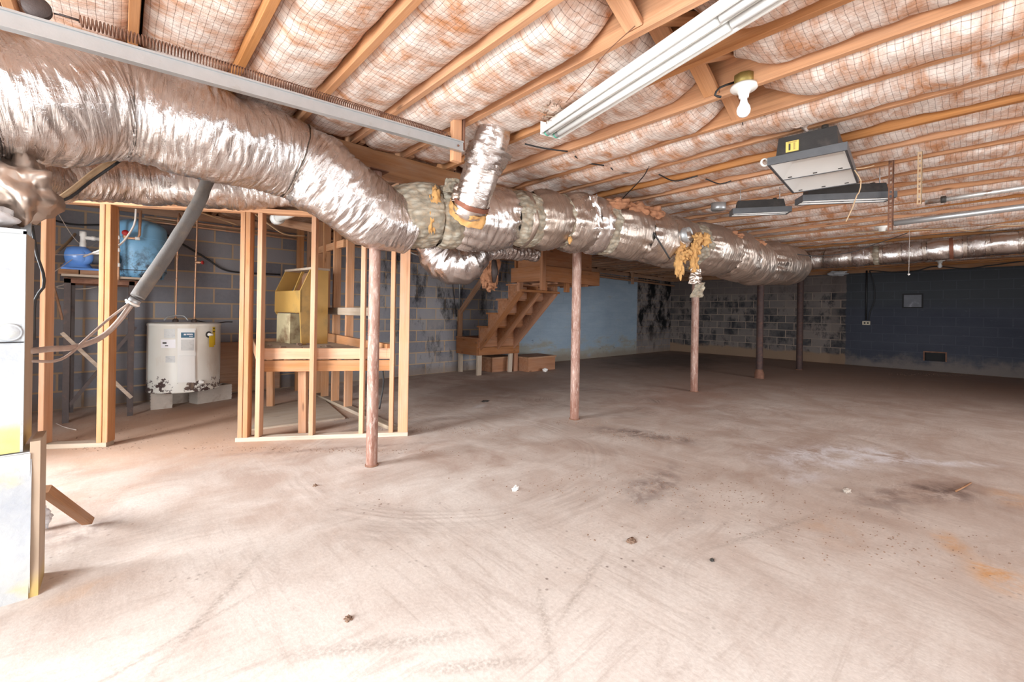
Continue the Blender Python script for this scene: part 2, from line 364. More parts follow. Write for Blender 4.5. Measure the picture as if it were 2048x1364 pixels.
def floor_mat():
    n = N('dusty_concrete'); c = n.coord(); x, y, z = n.sep(c)
    wp = n.math('MULTIPLY', n.math('SUBTRACT', n.noise(c, 1.6, 6, .65), .5), 1.1)
    a = n.noise(c, .55, 8, .6, .4); b = n.noise(c, 2.4, 8, .65, .6); g = n.noise(c, 60, 4, .6)
    k = n.mix(n.ramp(a, (.35, 0), (.65, 1)), (.40, .29, .235), (.52, .41, .345))
    k = n.mix(n.ramp(b, (.40, 0), (.66, .75)), k, (.66, .58, .52))
    bx_ = n.noise(n.map(c, (9, 1.1, 1), rot=(0, 0, .55)), 1, 7, .7, 2.6); by_ = n.noise(n.map(c, (1.0, 6, 1), rot=(0, 0, .35)), 1, 7, .7, 3.0)
    sw = n.ramp(n.noise(c, .9, 4, .6), (.42, 0), (.58, 1)); br = n.mix(sw, bx_, by_)
    k = n.mix(n.ramp(br, (.36, .32), (.50, 0)), k, (.38, .29, .24)); k = n.mix(n.ramp(br, (.55, 0), (.72, .35)), k, (.74, .66, .60))
    # paler zone by the open doorway, its daylight put into the floor colour
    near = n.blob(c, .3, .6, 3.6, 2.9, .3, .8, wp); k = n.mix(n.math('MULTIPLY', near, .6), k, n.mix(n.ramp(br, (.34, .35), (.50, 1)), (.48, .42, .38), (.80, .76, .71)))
    # red clay dust near the utility corner and beyond the posts
    clay = n.blob(c, .6, 5.2, 2.4, 1.9, 0, .7, wp); k = n.mix(n.math('MULTIPLY', clay, .75), k, (.50, .29, .18))
    clay2 = n.blob(c, 6.6, 3.0, 3.0, 1.0, .2, .8, wp); k = n.mix(n.math('MULTIPLY', clay2, .55), k, (.36, .19, .13))
    # floor turns darker brown toward the far end, with two darker patches
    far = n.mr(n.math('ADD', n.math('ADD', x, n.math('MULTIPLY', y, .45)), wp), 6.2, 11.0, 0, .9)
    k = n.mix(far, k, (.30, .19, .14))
    dark_patch = n.blob(c, 10.6, 5.4, 3.4, 1.9, .1, .7, wp); k = n.mix(n.math('MULTIPLY', dark_patch, .7), k, (.075, .05, .04))
    dark_patch2 = n.blob(c, 4.6, 5.0, 2.4, 1.2, 0, .8, wp); k = n.mix(n.math('MULTIPLY', dark_patch2, .6), k, (.17, .11, .085))
    brk = n.ramp(n.noise(c, 5.5, 8, .72, .5), (.40, 0), (.58, 1))
    for (px, py, rx, ry, rot, amt) in ((1700, 915, 1.15, .42, -.5, 1), (1880, 925, .7, .12, -.8, .9), (1600, 955, .4, .16, -.3, .55),
                                       (690, 790, .35, .2, 0, .3), (960, 812, .3, .1, .5, .35)):
        p = gnd(px, py); m = n.blob(c, p.x, p.y, rx, ry, rot, .9, n.math('MULTIPLY', wp, 1.3))
        k = n.mix(n.math('MULTIPLY', n.math('MULTIPLY', m, brk), amt), k, (.76, .73, .74))
    for (px, py, rx, ry, rot, amt) in ((1860, 985, .5, .2, -.5, 1), (1290, 870, .8, .22, -1.2, .9), (1310, 965, .7, .2, .2, .7), (1760, 1010, .5, .3, 0, .45),
                                       (1380, 1010, .5, .14, .4, .4), (860, 840, .8, .10, -.3, .35), (130, 1070, .5, .3, 0, .5), (700, 895, 1.4, .06, -.48, .5)):
        p = gnd(px, py); m = n.blob(c, p.x, p.y, rx, ry, rot, .9, n.math('MULTIPLY', wp, 1.3))
        k = n.mix(n.math('MULTIPLY', n.math('MULTIPLY', m, brk), amt), k, (.15, .10, .085))
    for (px, py, rx, ry, amt) in ((1900, 1085, .22, .10, .65), (1990, 1150, .25, .14, .85), (2040, 1000, .35, .2, .5), (1660, 1060, .3, .2, .25), (170, 1180, .2, .1, .25)):
        p = gnd(px, py); m = n.blob(c, p.x, p.y, rx, ry, .3, .95, wp)
        k = n.mix(n.math('MULTIPLY', n.math('MULTIPLY', m, brk), amt), k, (.62, .30, .09))
    # sweeping curved tyre and broom marks
    def arc(px, py, r0, r1, freq, amt, a0=None):
        nonlocal k
        p = gnd(px, py)
        s = n.new('ShaderNodeVectorMath', operation='DISTANCE'); n.put(s.inputs[0], c); s.inputs[1].default_value = (p.x, p.y, 0)
        d = n.math('ADD', s.outputs['Value'], n.math('MULTIPLY', n.math('SUBTRACT', n.noise(c, 1.2, 3), .5), .18))
        ring = n.math('MULTIPLY', n.mr(d, r0, r0 + .1), n.mr(d, r1, r1 - .1))
        st = n.ramp(n.noise(n.comb(n.math('MULTIPLY', d, freq), 0, 0), 1, 3, .7), (.42, 0), (.6, 1))
        br = n.ramp(n.noise(c, 1.1, 4, .6), (.45, 0), (.6, 1))
        k = n.mix(n.math('MULTIPLY', n.math('MULTIPLY', ring, st), n.math('MULTIPLY', br, amt)), k, (.26, .19, .155))
    arc(1180, 800, .45, 1.05, 26, 1.0); arc(900, 900, 1.0, 1.5, 24, .38); arc(300, 1364, .9, 1.35, 30, .3); arc(1700, 1250, .5, .9, 30, .3); arc(1000, 1500, .35, .6, 40, .5)
    # straight drag strokes
    for (px, py, L, W, rot) in ((760, 1290, .5, .05, -.55), (1090, 1250, .35, .035, .9), (960, 1330, .3, .04, -.6), (420, 1220, .6, .03, .9), (330, 1290, .5, .02, .35), (1540, 1060, .8, .03, -.3), (1160, 1180, .5, .03, .3)):
        p = gnd(px, py); m = n.blob(c, p.x, p.y, L, W, rot, .9, n.math('MULTIPLY', wp, .8))
        st = n.ramp(n.noise(c, 70, 3), (.35, 0), (.6, 1))
        k = n.mix(n.math('MULTIPLY', n.math('MULTIPLY', m, st), .6), k, (.33, .27, .23))
    sp = n.new('ShaderNodeTexVoronoi'); n.put(sp.inputs['Vector'], c); sp.inputs['Scale'].default_value = 22; sp.inputs['Randomness'].default_value = 1
    msk = n.ramp(n.noise(c, 1.3, 6, .7), (.52, 0), (.64, 1))
    k = n.mix(n.math('MULTIPLY', n.ramp(sp.outputs['Distance'], (.10, 1), (.2, 0)), n.math('MULTIPLY', msk, .7)), k, (.10, .06, .045))
    k = n.mix(n.ramp(g, (.35, .2), (.65, 0)), k, (.3, .22, .18))
    h = n.math('ADD', n.math('MULTIPLY', b, .8), n.math('MULTIPLY', g, .25))
    return n.out(k, n.ramp(b, (.3, .62), (.7, .9)), 0, n.bump(h, .3, .01), .3)
M['floor'] = floor_mat()
M['ground'] = simple('outdoor_gravel', (.55, .52, .47), .95, 0, .2, 3, .3)

# ------------------------------------------------------------------ mesh helpers
class MB:
    def __init__(s): s.v = []; s.f = []; s.uv = []; s.sm = []
    def add(s, vs, fs, uvs=None, smooth=False):
        o = len(s.v); s.v += [Vector(p) for p in vs]
        for i, f in enumerate(fs):
            s.f.append([o + j for j in f]); s.sm.append(smooth)
            s.uv.append(uvs[i] if uvs else None)
    def box(s, a, b, mtx=None, ch=0.0):
        (x0, y0, z0), (x1, y1, z1) = a, b
        vs = [Vector(p) for p in ((x0, y0, z0), (x1, y0, z0), (x1, y1, z0), (x0, y1, z0), (x0, y0, z1), (x1, y0, z1), (x1, y1, z1), (x0, y1, z1))]
        if mtx: vs = [mtx @ p for p in vs]
        s.add(vs, [(0, 3, 2, 1), (4, 5, 6, 7), (0, 1, 5, 4), (1, 2, 6, 5), (2, 3, 7, 6), (3, 0, 4, 7)]); return s
    def hexa(s, lo, hi):
        """lo, hi: four corners each, same order"""
        s.add(list(lo) + list(hi), [(3, 2, 1, 0), (4, 5, 6, 7), (0, 1, 5, 4), (1, 2, 6, 5), (2, 3, 7, 6), (3, 0, 4, 7)]); return s
    def tube(s, pts, rad, seg=8, caps=True, smooth=True):
        pts = [Vector(p) for p in pts]; n = len(pts)
        rr = rad if isinstance(rad, (list, tuple)) else [rad] * n
        fr = frames(pts); vs = []
        for i in range(n):
            a, b = fr[i]
            for j in range(seg):
                t = 2 * PI * j / seg; vs.append(pts[i] + (a * math.cos(t) + b * math.sin(t)) * rr[i])
        fs = [(i * seg + j, i * seg + (j + 1) % seg, (i + 1) * seg + (j + 1) % seg, (i + 1) * seg + j) for i in range(n - 1) for j in range(seg)]
        s.add(vs, fs, None, smooth)
        if caps:
            o = len(s.v) - n * seg
            s.f.append([o + j for j in reversed(range(seg))]); s.sm.append(False); s.uv.append(None)
            s.f.append([o + (n - 1) * seg + j for j in range(seg)]); s.sm.append(False); s.uv.append(None)
        return s
    def lathe(s, base, prof, seg=32, axis=Vector((0, 0, 1)), smooth=True):
        """prof: (r, h) along axis from base"""
        axis = Vector(axis).normalized(); a = axis.orthogonal().normalized(); b = axis.cross(a); base = Vector(base)
        vs = [base + axis * h + (a * math.cos(2 * PI * j / seg) + b * math.sin(2 * PI * j / seg)) * max(r, 1e-4) for r, h in prof for j in range(seg)]
        fs = [(i * seg + j, i * seg + (j + 1) % seg, (i + 1) * seg + (j + 1) % seg, (i + 1) * seg + j) for i in range(len(prof) - 1) for j in range(seg)]
        s.add(vs, fs, None, smooth); return s
    def build(s, name, mat, parent=None, base=None, mtx=None):
        me = bpy.data.meshes.new(name)
        if parent is not None: org = parent.matrix_world.translation.copy() if parent.get('_b') is None else Vector(parent['_b'])
        else: org = Vector(base) if base is not None else Vector((0, 0, 0))
        me.from_pydata([p - org for p in s.v] if mtx is None else s.v, [], s.f)
        if any(u for u in s.uv):
            ul = me.uv_layers.new(name='UVMap'); k = 0
            for f, u in zip(s.f, s.uv):
                for j in range(len(f)):
                    if u: ul.data[k].uv = u[j]
                    k += 1
        for p, q in zip(me.polygons, s.sm): p.use_smooth = q
        if mat is not None: me.materials.append(mat)
        me.validate(); me.update()
        o = bpy.data.objects.new(name, me); COL.objects.link(o)
        if parent is not None:
            o.parent = parent
            if mtx is not None: o.matrix_local = Matrix.Translation(-org) @ mtx
        else:
            o.matrix_world = mtx if mtx is not None else Matrix.Translation(org)
        if mtx is None: o['_b'] = tuple(org)
        else: o['_b'] = tuple(org)
        return o
def frames(pts):
    n = len(pts); T = []
    for i in range(n):
        t = pts[min(i + 1, n - 1)] - pts[max(i - 1, 0)]
        T.append(t.normalized() if t.length > 1e-9 else Vector((0, 0, 1)))
    a = T[0].cross(Vector((0, 0, 1)))
    if a.length < .1: a = T[0].cross(Vector((0, 1, 0)))
    a.normalize(); out = []
    for t in T:
        a = (a - t * a.dot(t)).normalized(); out.append((a.copy(), t.cross(a)))
    return out
def cat(pts, step=.05):
    """smooth curve through points, about one sample per step"""
    P = [Vector(p) for p in pts]
    if len(P) == 2:
        n = max(1, int((P[1] - P[0]).length / step)); return [P[0].lerp(P[1], i / n) for i in range(n + 1)]
    Q = [P[0] * 2 - P[1]] + P + [P[-1] * 2 - P[-2]]; out = []
    for i in range(1, len(Q) - 2):
        a, b, c, d = Q[i - 1:i + 3]; n = max(2, int((c - b).length / step))
        for k in range(n):
            t = k / n
            out.append(.5 * ((2 * b) + (c - a) * t + (2 * a - 5 * b + 4 * c - d) * t * t + (3 * b - a - 3 * c + d) * t ** 3))
    out.append(P[-1]); return out
def tag(o, label=None, cat_=None, group=None, kind=None):
    if label: o['label'] = label
    if cat_: o['category'] = cat_
    if group: o['group'] = group
    if kind: o['kind'] = kind
    return o
def thing(name, label, cat_, loc=(0, 0, 0), group=None):
    o = bpy.data.objects.new(name, None); COL.objects.link(o); o.location = loc; o['_b'] = tuple(Vector(loc)); o.empty_display_size = .1
    return tag(o, label, cat_, group)
def board_mtx(p0, p1, face=None):
    """local X along the board; local Z as near 'face' as can be"""
    p0, p1 = Vector(p0), Vector(p1); x = (p1 - p0).normalized(); f = Vector(face) if face is not None else Vector((0, 0, 1))
    if abs(x.dot(f.normalized())) > .98: f = Vector((1, 0, 0)) if abs(x.x) < .9 else Vector((0, 1, 0))
    z = (f - x * f.dot(x)).normalized(); y = z.cross(x)
    return Matrix.Translation((p0 + p1) / 2) @ Matrix((x, y, z)).transposed().to_4x4()
def board(name, p0, p1, wy, hz, mat, parent=None, face=None, ch=.003, label=None):
    """plank from p0 to p1, wy across, hz along face"""
    mt = board_mtx(p0, p1, face); L = (Vector(p1) - Vector(p0)).length / 2; m = MB(); ch = min(ch, wy / 4, hz / 4)
    a, b = wy / 2, hz / 2
    prof = [(-a + ch, -b), (a - ch, -b), (a, -b + ch), (a, b - ch), (a - ch, b), (-a + ch, b), (-a, b - ch), (-a, -b + ch)]
    n = max(1, int(L * 2 / .8)); vs = []
    wob = random.uniform(-1, 1) * .0015 * L
    for i in range(n + 1):
        t = i / n; x = -L + 2 * L * t; d = wob * math.sin(PI * t)
        vs += [(x, y + d, z) for y, z in prof]
    fs = [tuple(range(7, -1, -1)), tuple(n * 8 + k for k in range(8))]
    fs += [(i * 8 + k, i * 8 + (k + 1) % 8, (i + 1) * 8 + (k + 1) % 8, (i + 1) * 8 + k) for i in range(n) for k in range(8)]
    m.add(vs, fs)
    o = m.build(name, mat, parent, mtx=mt)
    if label: o['label'] = label
    return o
def wire(name, pts, r, mat, label=None, cat_=None, parent=None, seg=6, step=.04, group=None):
    m = MB(); m.tube(cat(pts, step), r, seg)
    o = m.build(name, mat, parent, base=None if parent is not None else pts[0])
    return tag(o, label, cat_, group)
def nz(x, y=0, z=0): return noise.noise(Vector((x, y, z)))
# ------------------------------------------------------------------ room shell
def struct(o): o['kind'] = 'structure'; return o
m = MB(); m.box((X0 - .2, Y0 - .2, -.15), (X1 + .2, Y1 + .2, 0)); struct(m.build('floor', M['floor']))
m = MB(); m.box((X0 - 9, Y0 - 9, -.35), (X1 + 2, Y1 + 2, -.16)); struct(m.build('ground', M['ground']))
m = MB(); m.box((X0 - .2, Y0 - .2, ZT), (X1 + .2, Y1 + .2, ZT + .03)); struct(m.build('ceiling', M['subfloor']))
ZW = 2.29
m = MB(); m.box((X0 - .2, Y1, 0), (X1 + .2, Y1 + .2, ZW)); struct(m.build('wall_back', M['wall_back']))
m = MB()      # far wall with a missing block low down
hy0, hy1, hz0, hz1 = .44, .77, .23, .42
m.box((X1, Y0 - .2, 0), (X1 + .2, hy0, ZW)); m.box((X1, hy1, 0), (X1 + .2, Y1 + .2, ZW))
m.box((X1, hy0, 0), (X1 + .2, hy1, hz0)); m.box((X1, hy0, hz1), (X1 + .2, hy1, ZW)); m.box((X1 + .16, hy0, hz0), (X1 + .2, hy1, hz1))
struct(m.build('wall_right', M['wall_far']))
def holed_wall(name, side, mat):
    m = MB(); ds = sorted([(a, b, z0, z1) for s, a, b, z0, z1 in DOORS if s == side])
    lo, hi = (Y0, Y1) if side == 'left' else (X0, X1)
    def bx(a, b, z0, z1):
        if b - a < .01 or z1 - z0 < .01: return
        if side == 'left': m.box((X0 - .2, a, z0), (X0, b, z1))
        else: m.box((a, Y0 - .2, z0), (b, Y0, z1))
    c = lo
    for a, b, z0, z1 in ds:
        bx(c, a, 0, ZW); bx(a, b, z1, ZW); c = b
    bx(c, hi, 0, ZW); return struct(m.build(name, mat))
holed_wall('wall_left', 'left', M['wall_py']); holed_wall('wall_front', 'front', M['wall_px'])
def plate(name, p0, p1, w_, h_, mat): return struct(board(name, p0, p1, w_, h_, mat))
plate('trim_1', (X0, Y1 + .05, 2.3375), (X1, Y1 + .05, 2.3375), .14, .095, M['oldwood'])       # sill plate on each wall
plate('trim_2', (X1 + .05, Y0, 2.3375), (X1 + .05, Y1, 2.3375), .14, .095, M['oldwood'])
plate('trim_3', (X0 - .05, Y0, 2.3375), (X0 - .05, Y1, 2.3375), .14, .095, M['oldwood'])
plate('trim_4', (X0, Y0 - .05, 2.3375), (X1, Y0 - .05, 2.3375), .14, .095, M['oldwood'])
for i, (a, b) in enumerate((((X0 - .1, Y1 + .1), (X1 + .1, Y1 + .1)), ((X1 + .1, Y0 - .1), (X1 + .1, Y1 + .1)), ((X0 - .1, Y0 - .1), (X0 - .1, Y1 + .1)), ((X0 - .1, Y0 - .1), (X1 + .1, Y0 - .1)))):
    plate('trim_%d' % (i + 5), (*a, 2.50), (*b, 2.50), .04, .235, M['oldwood'])                 # rim boards

# ------------------------------------------------------------------ joists, girder, insulation
ORD = ['first', 'second', 'third', 'fourth', 'fifth', 'sixth', 'seventh', 'eighth', 'ninth', 'tenth', 'eleventh', 'twelfth', 'thirteenth', 'fourteenth', 'fifteenth', 'sixteenth']
JX = [.04 + .406 * n for n in range(-3, 34)]
YG = 3.16
SEEN0 = 3                          # index of the leftmost joist the photo shows
for i, x in enumerate(JX):
    if x > X1: break
    z0 = ZJ + random.uniform(-.004, .004); zc = (z0 + ZT) / 2; dx = random.uniform(-.012, .012)
    k = i - SEEN0
    o = board('ceiling_joist', (x, Y0, zc), (x + dx, YG + .16, zc), .038, ZT - z0, M['wood'])
    if 0 <= k < 16: l = 'orange pine ceiling joist on the near side of the duct, %s counted from the left' % ORD[k]
    elif k < 0: l = 'pine ceiling joist by the doorway wall, above the air handler cabinet'
    else: l = 'pine ceiling joist in the close-packed far rows towards the dark blue wall'
    tag(o, l, 'joist', 'ceiling joists on the near side of the duct')
    xb = x + .041
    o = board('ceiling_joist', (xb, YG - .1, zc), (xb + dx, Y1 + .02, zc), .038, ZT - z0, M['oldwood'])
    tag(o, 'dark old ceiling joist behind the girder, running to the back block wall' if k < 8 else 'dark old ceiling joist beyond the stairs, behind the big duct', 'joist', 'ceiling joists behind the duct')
for k, (ya, yb) in enumerate(((3.10, 3.135), (3.142, 3.18))):
    o = board('girder_beam', (X0, (ya + yb) / 2, 2.285), (X1, (ya + yb) / 2, 2.285), yb - ya, .195, M['oldwood'])
    tag(o, ('front' if k == 0 else 'rear') + ' ply of the dark wooden girder carried by the steel posts', 'beam', 'girder plies')

def batt(i, y0, y1, far, bulge, label, group, res=.045, taper=(0, 0), sag0=0.06):
    xa, xb = JX[i] + .021, JX[i + 1] - .021
    if far: xa += .041; xb += .041
    ny = max(4, int((y1 - y0) / res)); nx = 12 if res < .1 else 8; vs = []; sd = i * 3.7 + (9 if far else 0)
    for a in range(ny + 1):
        y = y0 + (y1 - y0) * a / ny
        e = 0
        if taper[0]: e += max(0, 1 - (y - y0) / .22) ** 2 * taper[0]
        if taper[1]: e += max(0, 1 - (y1 - y) / .22) ** 2 * taper[1]
        big = nz(y * 1.3, sd, 3) * .035 + nz(y * 4, sd, 8) * .014
        for b in range(nx + 1):
            t = b / nx; arch = (1 - (2 * t - 1) ** 4)
            z = ZJ + sag0 - arch * (bulge + big) + nz(xa * 9 + t * 4, y * 9, sd) * .012 + nz(t * 14, y * 26, sd) * .004 + e
            vs.append((xa + (xb - xa) * t, y + (nz(t * 3, sd) * .04 if a in (0, ny) else 0), min(z, ZT - .02)))
    W = nx + 1; fs = []; uvs = []; wd = xb - xa
    for a in range(ny):
        for b in range(nx):
            fs.append((a * W + b, (a + 1) * W + b, (a + 1) * W + b + 1, a * W + b + 1))
            U = lambda aa, bb: ((bb / nx) * wd * 1.1, (y1 - y0) * aa / ny)
            uvs.append([U(a, b), U(a + 1, b), U(a + 1, b + 1), U(a, b + 1)])
    m = MB(); m.add(vs, fs, uvs, True)
    # sides and top so the batt has its real thickness
    o = len(m.v); m.v += [Vector((xa, y0, ZT - .005)), Vector((xb, y0, ZT - .005)), Vector((xb, y1, ZT - .005)), Vector((xa, y1, ZT - .005))]
    L = [a * W for a in range(ny + 1)]; R = [a * W + nx for a in range(ny + 1)]
    for f in ([o, o + 3] + L[::-1], [o + 1] + R + [o + 2], [o + 1, o] + list(range(0, nx + 1)), [o + 3, o + 2] + [ny * W + b for b in range(nx, -1, -1)], [o, o + 1, o + 2, o + 3]):
        m.f.append(f); m.sm.append(False); m.uv.append([(0.3 + .01 * q, 0.3) for q in range(len(f))])
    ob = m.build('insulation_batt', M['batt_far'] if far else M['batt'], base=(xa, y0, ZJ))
    return tag(ob, label, 'insulation', group)
YB = .97                            # line of the cross bridging
G1, G2 = 'netted insulation batts on the near side of the duct', 'netted insulation batts behind the duct'
for i in range(len(JX) - 1):
    if JX[i + 1] > X1: break
    k = i - SEEN0; near = k < 12; res = .04 if k < 9 else .09
    bul = .055 + random.uniform(-.02, .03)
    where = 'in the bay %s from the left' % ORD[k + 1] if -1 <= k < 14 else None
    if 2 <= k < 7:
        batt(i, YB + .07 + random.uniform(0, .07), YG - .08, False, bul, 'netted insulation batt %s, duct side of the cross bridging' % where, G1, res, (.13, .0))
        batt(i, Y0 + .02, YB - .11 - random.uniform(0, .06), False, bul + .01, 'netted insulation batt %s, near side of the cross bridging' % where, G1, res, (0, .11))
    else:
        lab = ('netted insulation batt above the garage track, %s' % where) if k < 2 and where else \
              ('stained netted insulation batt above the far posts, %s' % where) if where else \
              ('distant stained insulation batt between the far joists towards the blue wall' if k > 2 else 'netted insulation batt against the doorway wall')
        batt(i, Y0 + .02, YG - .08, False, bul, lab, G1, res)
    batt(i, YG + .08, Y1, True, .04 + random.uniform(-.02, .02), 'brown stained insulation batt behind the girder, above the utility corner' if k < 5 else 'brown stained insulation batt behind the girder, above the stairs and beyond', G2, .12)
for i in range(SEEN0 + 2, SEEN0 + 7):
    xa, xb = JX[i] + .02, JX[i + 1] - .02
    t = thing('cross_bridging', 'crossed wooden bridging braces between joists, %s pair from the left' % ORD[i - SEEN0 - 2], 'brace', ((xa + xb) / 2, YB, ZJ), 'cross bridging braces')
    board('brace', (xa, YB - .055, ZJ + .03), (xb, YB - .055, ZT - .03), .085, .03, M['wood'], t)
    board('brace', (xa, YB + .055, ZT - .03), (xb, YB + .055, ZJ + .03), .085, .03, M['wood'], t)

# ------------------------------------------------------------------ steel posts
for (px, py, w_, mt, lab) in ((748, 934, 22, 'post', 'rusty pale-flaked steel post nearest the camera, in front of the stud frame'),
                              (1156, 840, 18, 'post', 'pinkish rusty steel post in front of the light blue wall'),
                              (1395, 784, 14, 'post', 'rust-red steel post under the torn hanging duct insulation'),
                              (1525, 757, 12, 'rust_dark', 'dark rusty steel post with a collared foot under the duct end'),
                              (1605, 740, 11, 'rust_dark', 'dark brown steel post farthest from the camera')):
    g = gnd(px, py); d = (g - CAM).dot(FWD); r = w_ / 2 * d / F * 1.02
    p = Vector((g.x, g.y + r, 0)); t = thing('steel_post', lab, 'post', p, 'steel posts under the girder')
    top = 2.187
    m = MB(); m.lathe(p, [(r, .01), (r, top)], 24); m.build('column', M[mt], t)
    m = MB(); m.lathe(p + Vector((0, 0, top)), [(r * 1.5, 0), (r * 1.5, .01)], 4); m.box((p.x - .07, p.y - .07, top), (p.x + .07, p.y + .07, top + .008)); m.build('cap_plate', M['rust'], t)
    m = MB()
    if px == 1525: m.lathe(p, [(r * 1.45, 0), (r * 1.45, .10), (r * 1.05, .15), (r * 1.05, .17)], 20)
    else: m.lathe(p, [(0, 0), (r * 1.15, 0), (r * 1.15, .012), (r, .012)], 20)
    m.build('foot_collar', M['rust'], t)
    for k in range(3):
        m = MB(); m.lathe(p + Vector((0, 0, .35 + k * .62 + .2 * nz(px, k))), [(r, 0), (r * 1.04, .003), (r * 1.04, .012), (r, .015)], 20) if k == 1 else None
        if k == 1: m.build('weld_bead', M[mt], t)

# ------------------------------------------------------------------ insulated ducts
class Path:
    def __init__(s, pts, step=.01):
        s.p = cat(pts, step); s.fr = frames(s.p); s.L = [0]
        for a, b in zip(s.p, s.p[1:]): s.L.append(s.L[-1] + (b - a).length)
        s.len = s.L[-1]
    def at(s, d):
        d = max(0, min(s.len - 1e-6, d)); lo, hi = 0, len(s.L) - 1
        while hi - lo > 1:
            mid = (lo + hi) // 2
            if s.L[mid] <= d: lo = mid
            else: hi = mid
        t = (d - s.L[lo]) / max(1e-9, s.L[hi] - s.L[lo]); a, b = s.fr[lo]
        return s.p[lo].lerp(s.p[hi], t), a, b
    def near_px(s, px):
        best = min(range(len(s.p)), key=lambda i: abs(proj(s.p[i])[0] - px)); return s.L[best]
def proj(p):
    v = Vector(p) - CAM; d = v.dot(FWD); return CX + F * v.dot(CAMX) / d, CY - F * v.dot(CAMY) / d
def skin(path, s0, s1, rf, name, mat, parent=None, ds=.012, seg=64, label=None, caps=False, th0=0, th1=2 * PI, base=None):
    n = max(3, int((s1 - s0) / ds)); full = abs(th1 - th0 - 2 * PI) < 1e-6; W = seg if full else seg + 1; vs = []; fs = []; uvs = []
    for i in range(n + 1):
        s_ = s0 + (s1 - s0) * i / n; c, a, b = path.at(s_)
        for j in range(W):
            th = th0 + (th1 - th0) * j / seg; vs.append(c + (a * math.cos(th) + b * math.sin(th)) * rf(s_, th))
    R = rf((s0 + s1) / 2, 0)
    for i in range(n):
        for j in range(seg):
            j2 = (j + 1) % W if full else j + 1
            fs.append((i * W + j, (i + 1) * W + j, (i + 1) * W + j2, i * W + j2))
            sa, sb = s0 + (s1 - s0) * i / n, s0 + (s1 - s0) * (i + 1) / n; ta, tb = (th0 + (th1 - th0) * q / seg * 1 for q in (j, j + 1))
            uvs.append([(sa, ta * R), (sb, ta * R), (sb, tb * R), (sa, tb * R)])
    m = MB(); m.add(vs, fs, uvs, True)
    if caps and full:
        for ring in (list(range(W)), [n * W + j for j in range(W)][::-1]): m.f.append(ring); m.sm.append(False); m.uv.append([(0, 0)] * W)
    o = m.build(name, mat, parent, base=base)
    if label: o['label'] = label
    return o
def interp(tab, s_):
    if s_ <= tab[0][0]: return tab[0][1]
    for (a, u), (b, v) in zip(tab, tab[1:]):
        if s_ <= b:
            t = (s_ - a) / (b - a); t = t * t * (3 - 2 * t); return u + (v - u) * t
    return tab[-1][1]
def crinkle(s_, th, sd, amp=1.0):
    c, d = math.cos(th), math.sin(th)
    k = s_ + .03 * nz(c * 2 + sd, d * 2, s_ * 5)
    w_ = (.5 - abs(nz(k * 30, c * 1.7 + sd, d * 1.7))) * .014
    w_ += (.5 - abs(nz(k * 70, c * 3.5 + sd, d * 3.5 + 4))) * .005
    w_ += nz(s_ * 5, c * 1.2 + sd, d * 1.2) * .016
    return (w_ - .005) * amp
# A: the big flexible duct across the top left
PA = Path([(-.62, 2.62, 1.50), (-.60, 2.63, 1.70), (-.50, 2.66, 1.93), at(60, 205, 1.80), at(235, 213, 2.07), at(432, 272, 2.34), at(583, 318, 2.66), at(680, 380, 2.82), at(752, 432, 3.0), at(812, 448, 3.16)])
tA = thing('flexible_duct', 'large crinkled foil flexible duct sweeping from the air handler to the trunk', 'duct', PA.p[0])
eA = PA.near_px(603)
def rA(s_, th):
    r = interp([(0, .19), (.35, .23), (.8, .262), (1.2, .256), (PA.len - .9, .240), (PA.len - .3, .232), (PA.len, .205)], s_)
    r += .012 * math.exp(-((s_ - eA) / .05) ** 2) * -1 + .010 * math.exp(-((s_ - eA - .1) / .07) ** 2)
    return r + crinkle(s_, th, 2.0, 1.15)
skin(PA, 0, eA, rA, 'foil_jacket', M['foil'], tA, .007, 110)
skin(PA, eA - .03, PA.len, lambda s_, th: rA(s_, th) + .006, 'foil_jacket', M['foil'], tA, .007, 110)
skin(PA, eA - .045, eA - .028, lambda s_, th: rA(s_, th) + .008, 'seam_band', M['foil_dull'], tA, .006, 90)
m = MB(); c, a, b = PA.at(PA.near_px(572))
# B: smaller duct lying on the stud frame behind A
PB = Path([(-.72, 2.75, 1.55), (-.70, 2.9, 1.85), at(58, 352, 2.75), at(150, 345, 3.05), at(300, 362, 3.42), at(450, 372, 3.60), at(600, 385, 3.9), at(720, 410, 4.2), at(820, 440, 4.35)])
tB = thing('flexible_duct', 'lower crumpled foil duct lying on top of the stud frame behind the large one', 'duct', PB.p[0])
def rB(s_, th): return interp([(0, .15), (.6, .18), (1.2, .19), (PB.len, .19)], s_) + crinkle(s_, th, 8.0, 1.3)
skin(PB, 0, PB.len, rB, 'foil_jacket', M['foil'], tB, .010, 72)
# C: hanging bend below the trunk
PC = Path([at(868, 430, 4.0), at(870, 480, 4.0), at(884, 514, 4.0), at(916, 528, 4.0), at(948, 514, 4.05), at(970, 500, 4.25), at(1005, 500, 4.6), at(1070, 508, 5.2)])
tC = thing('flexible_duct', 'U-shaped foil duct bend sagging below the trunk left of the stairs', 'duct', PC.p[0])
def rC(s_, th):
    return interp([(0, .15), (.25, .19), (.45, .208), (.62, .195), (.9, .10), (PC.len, .085)], s_) + crinkle(s_ * .8, th, 4.0, 1.2) + .007 * math.sin(s_ * 75 + nz(math.cos(th), math.sin(th)) * 4) 
skin(PC, 0, PC.len, rC, 'foil_jacket', M['foil'], tC, .007, 80, caps=True)
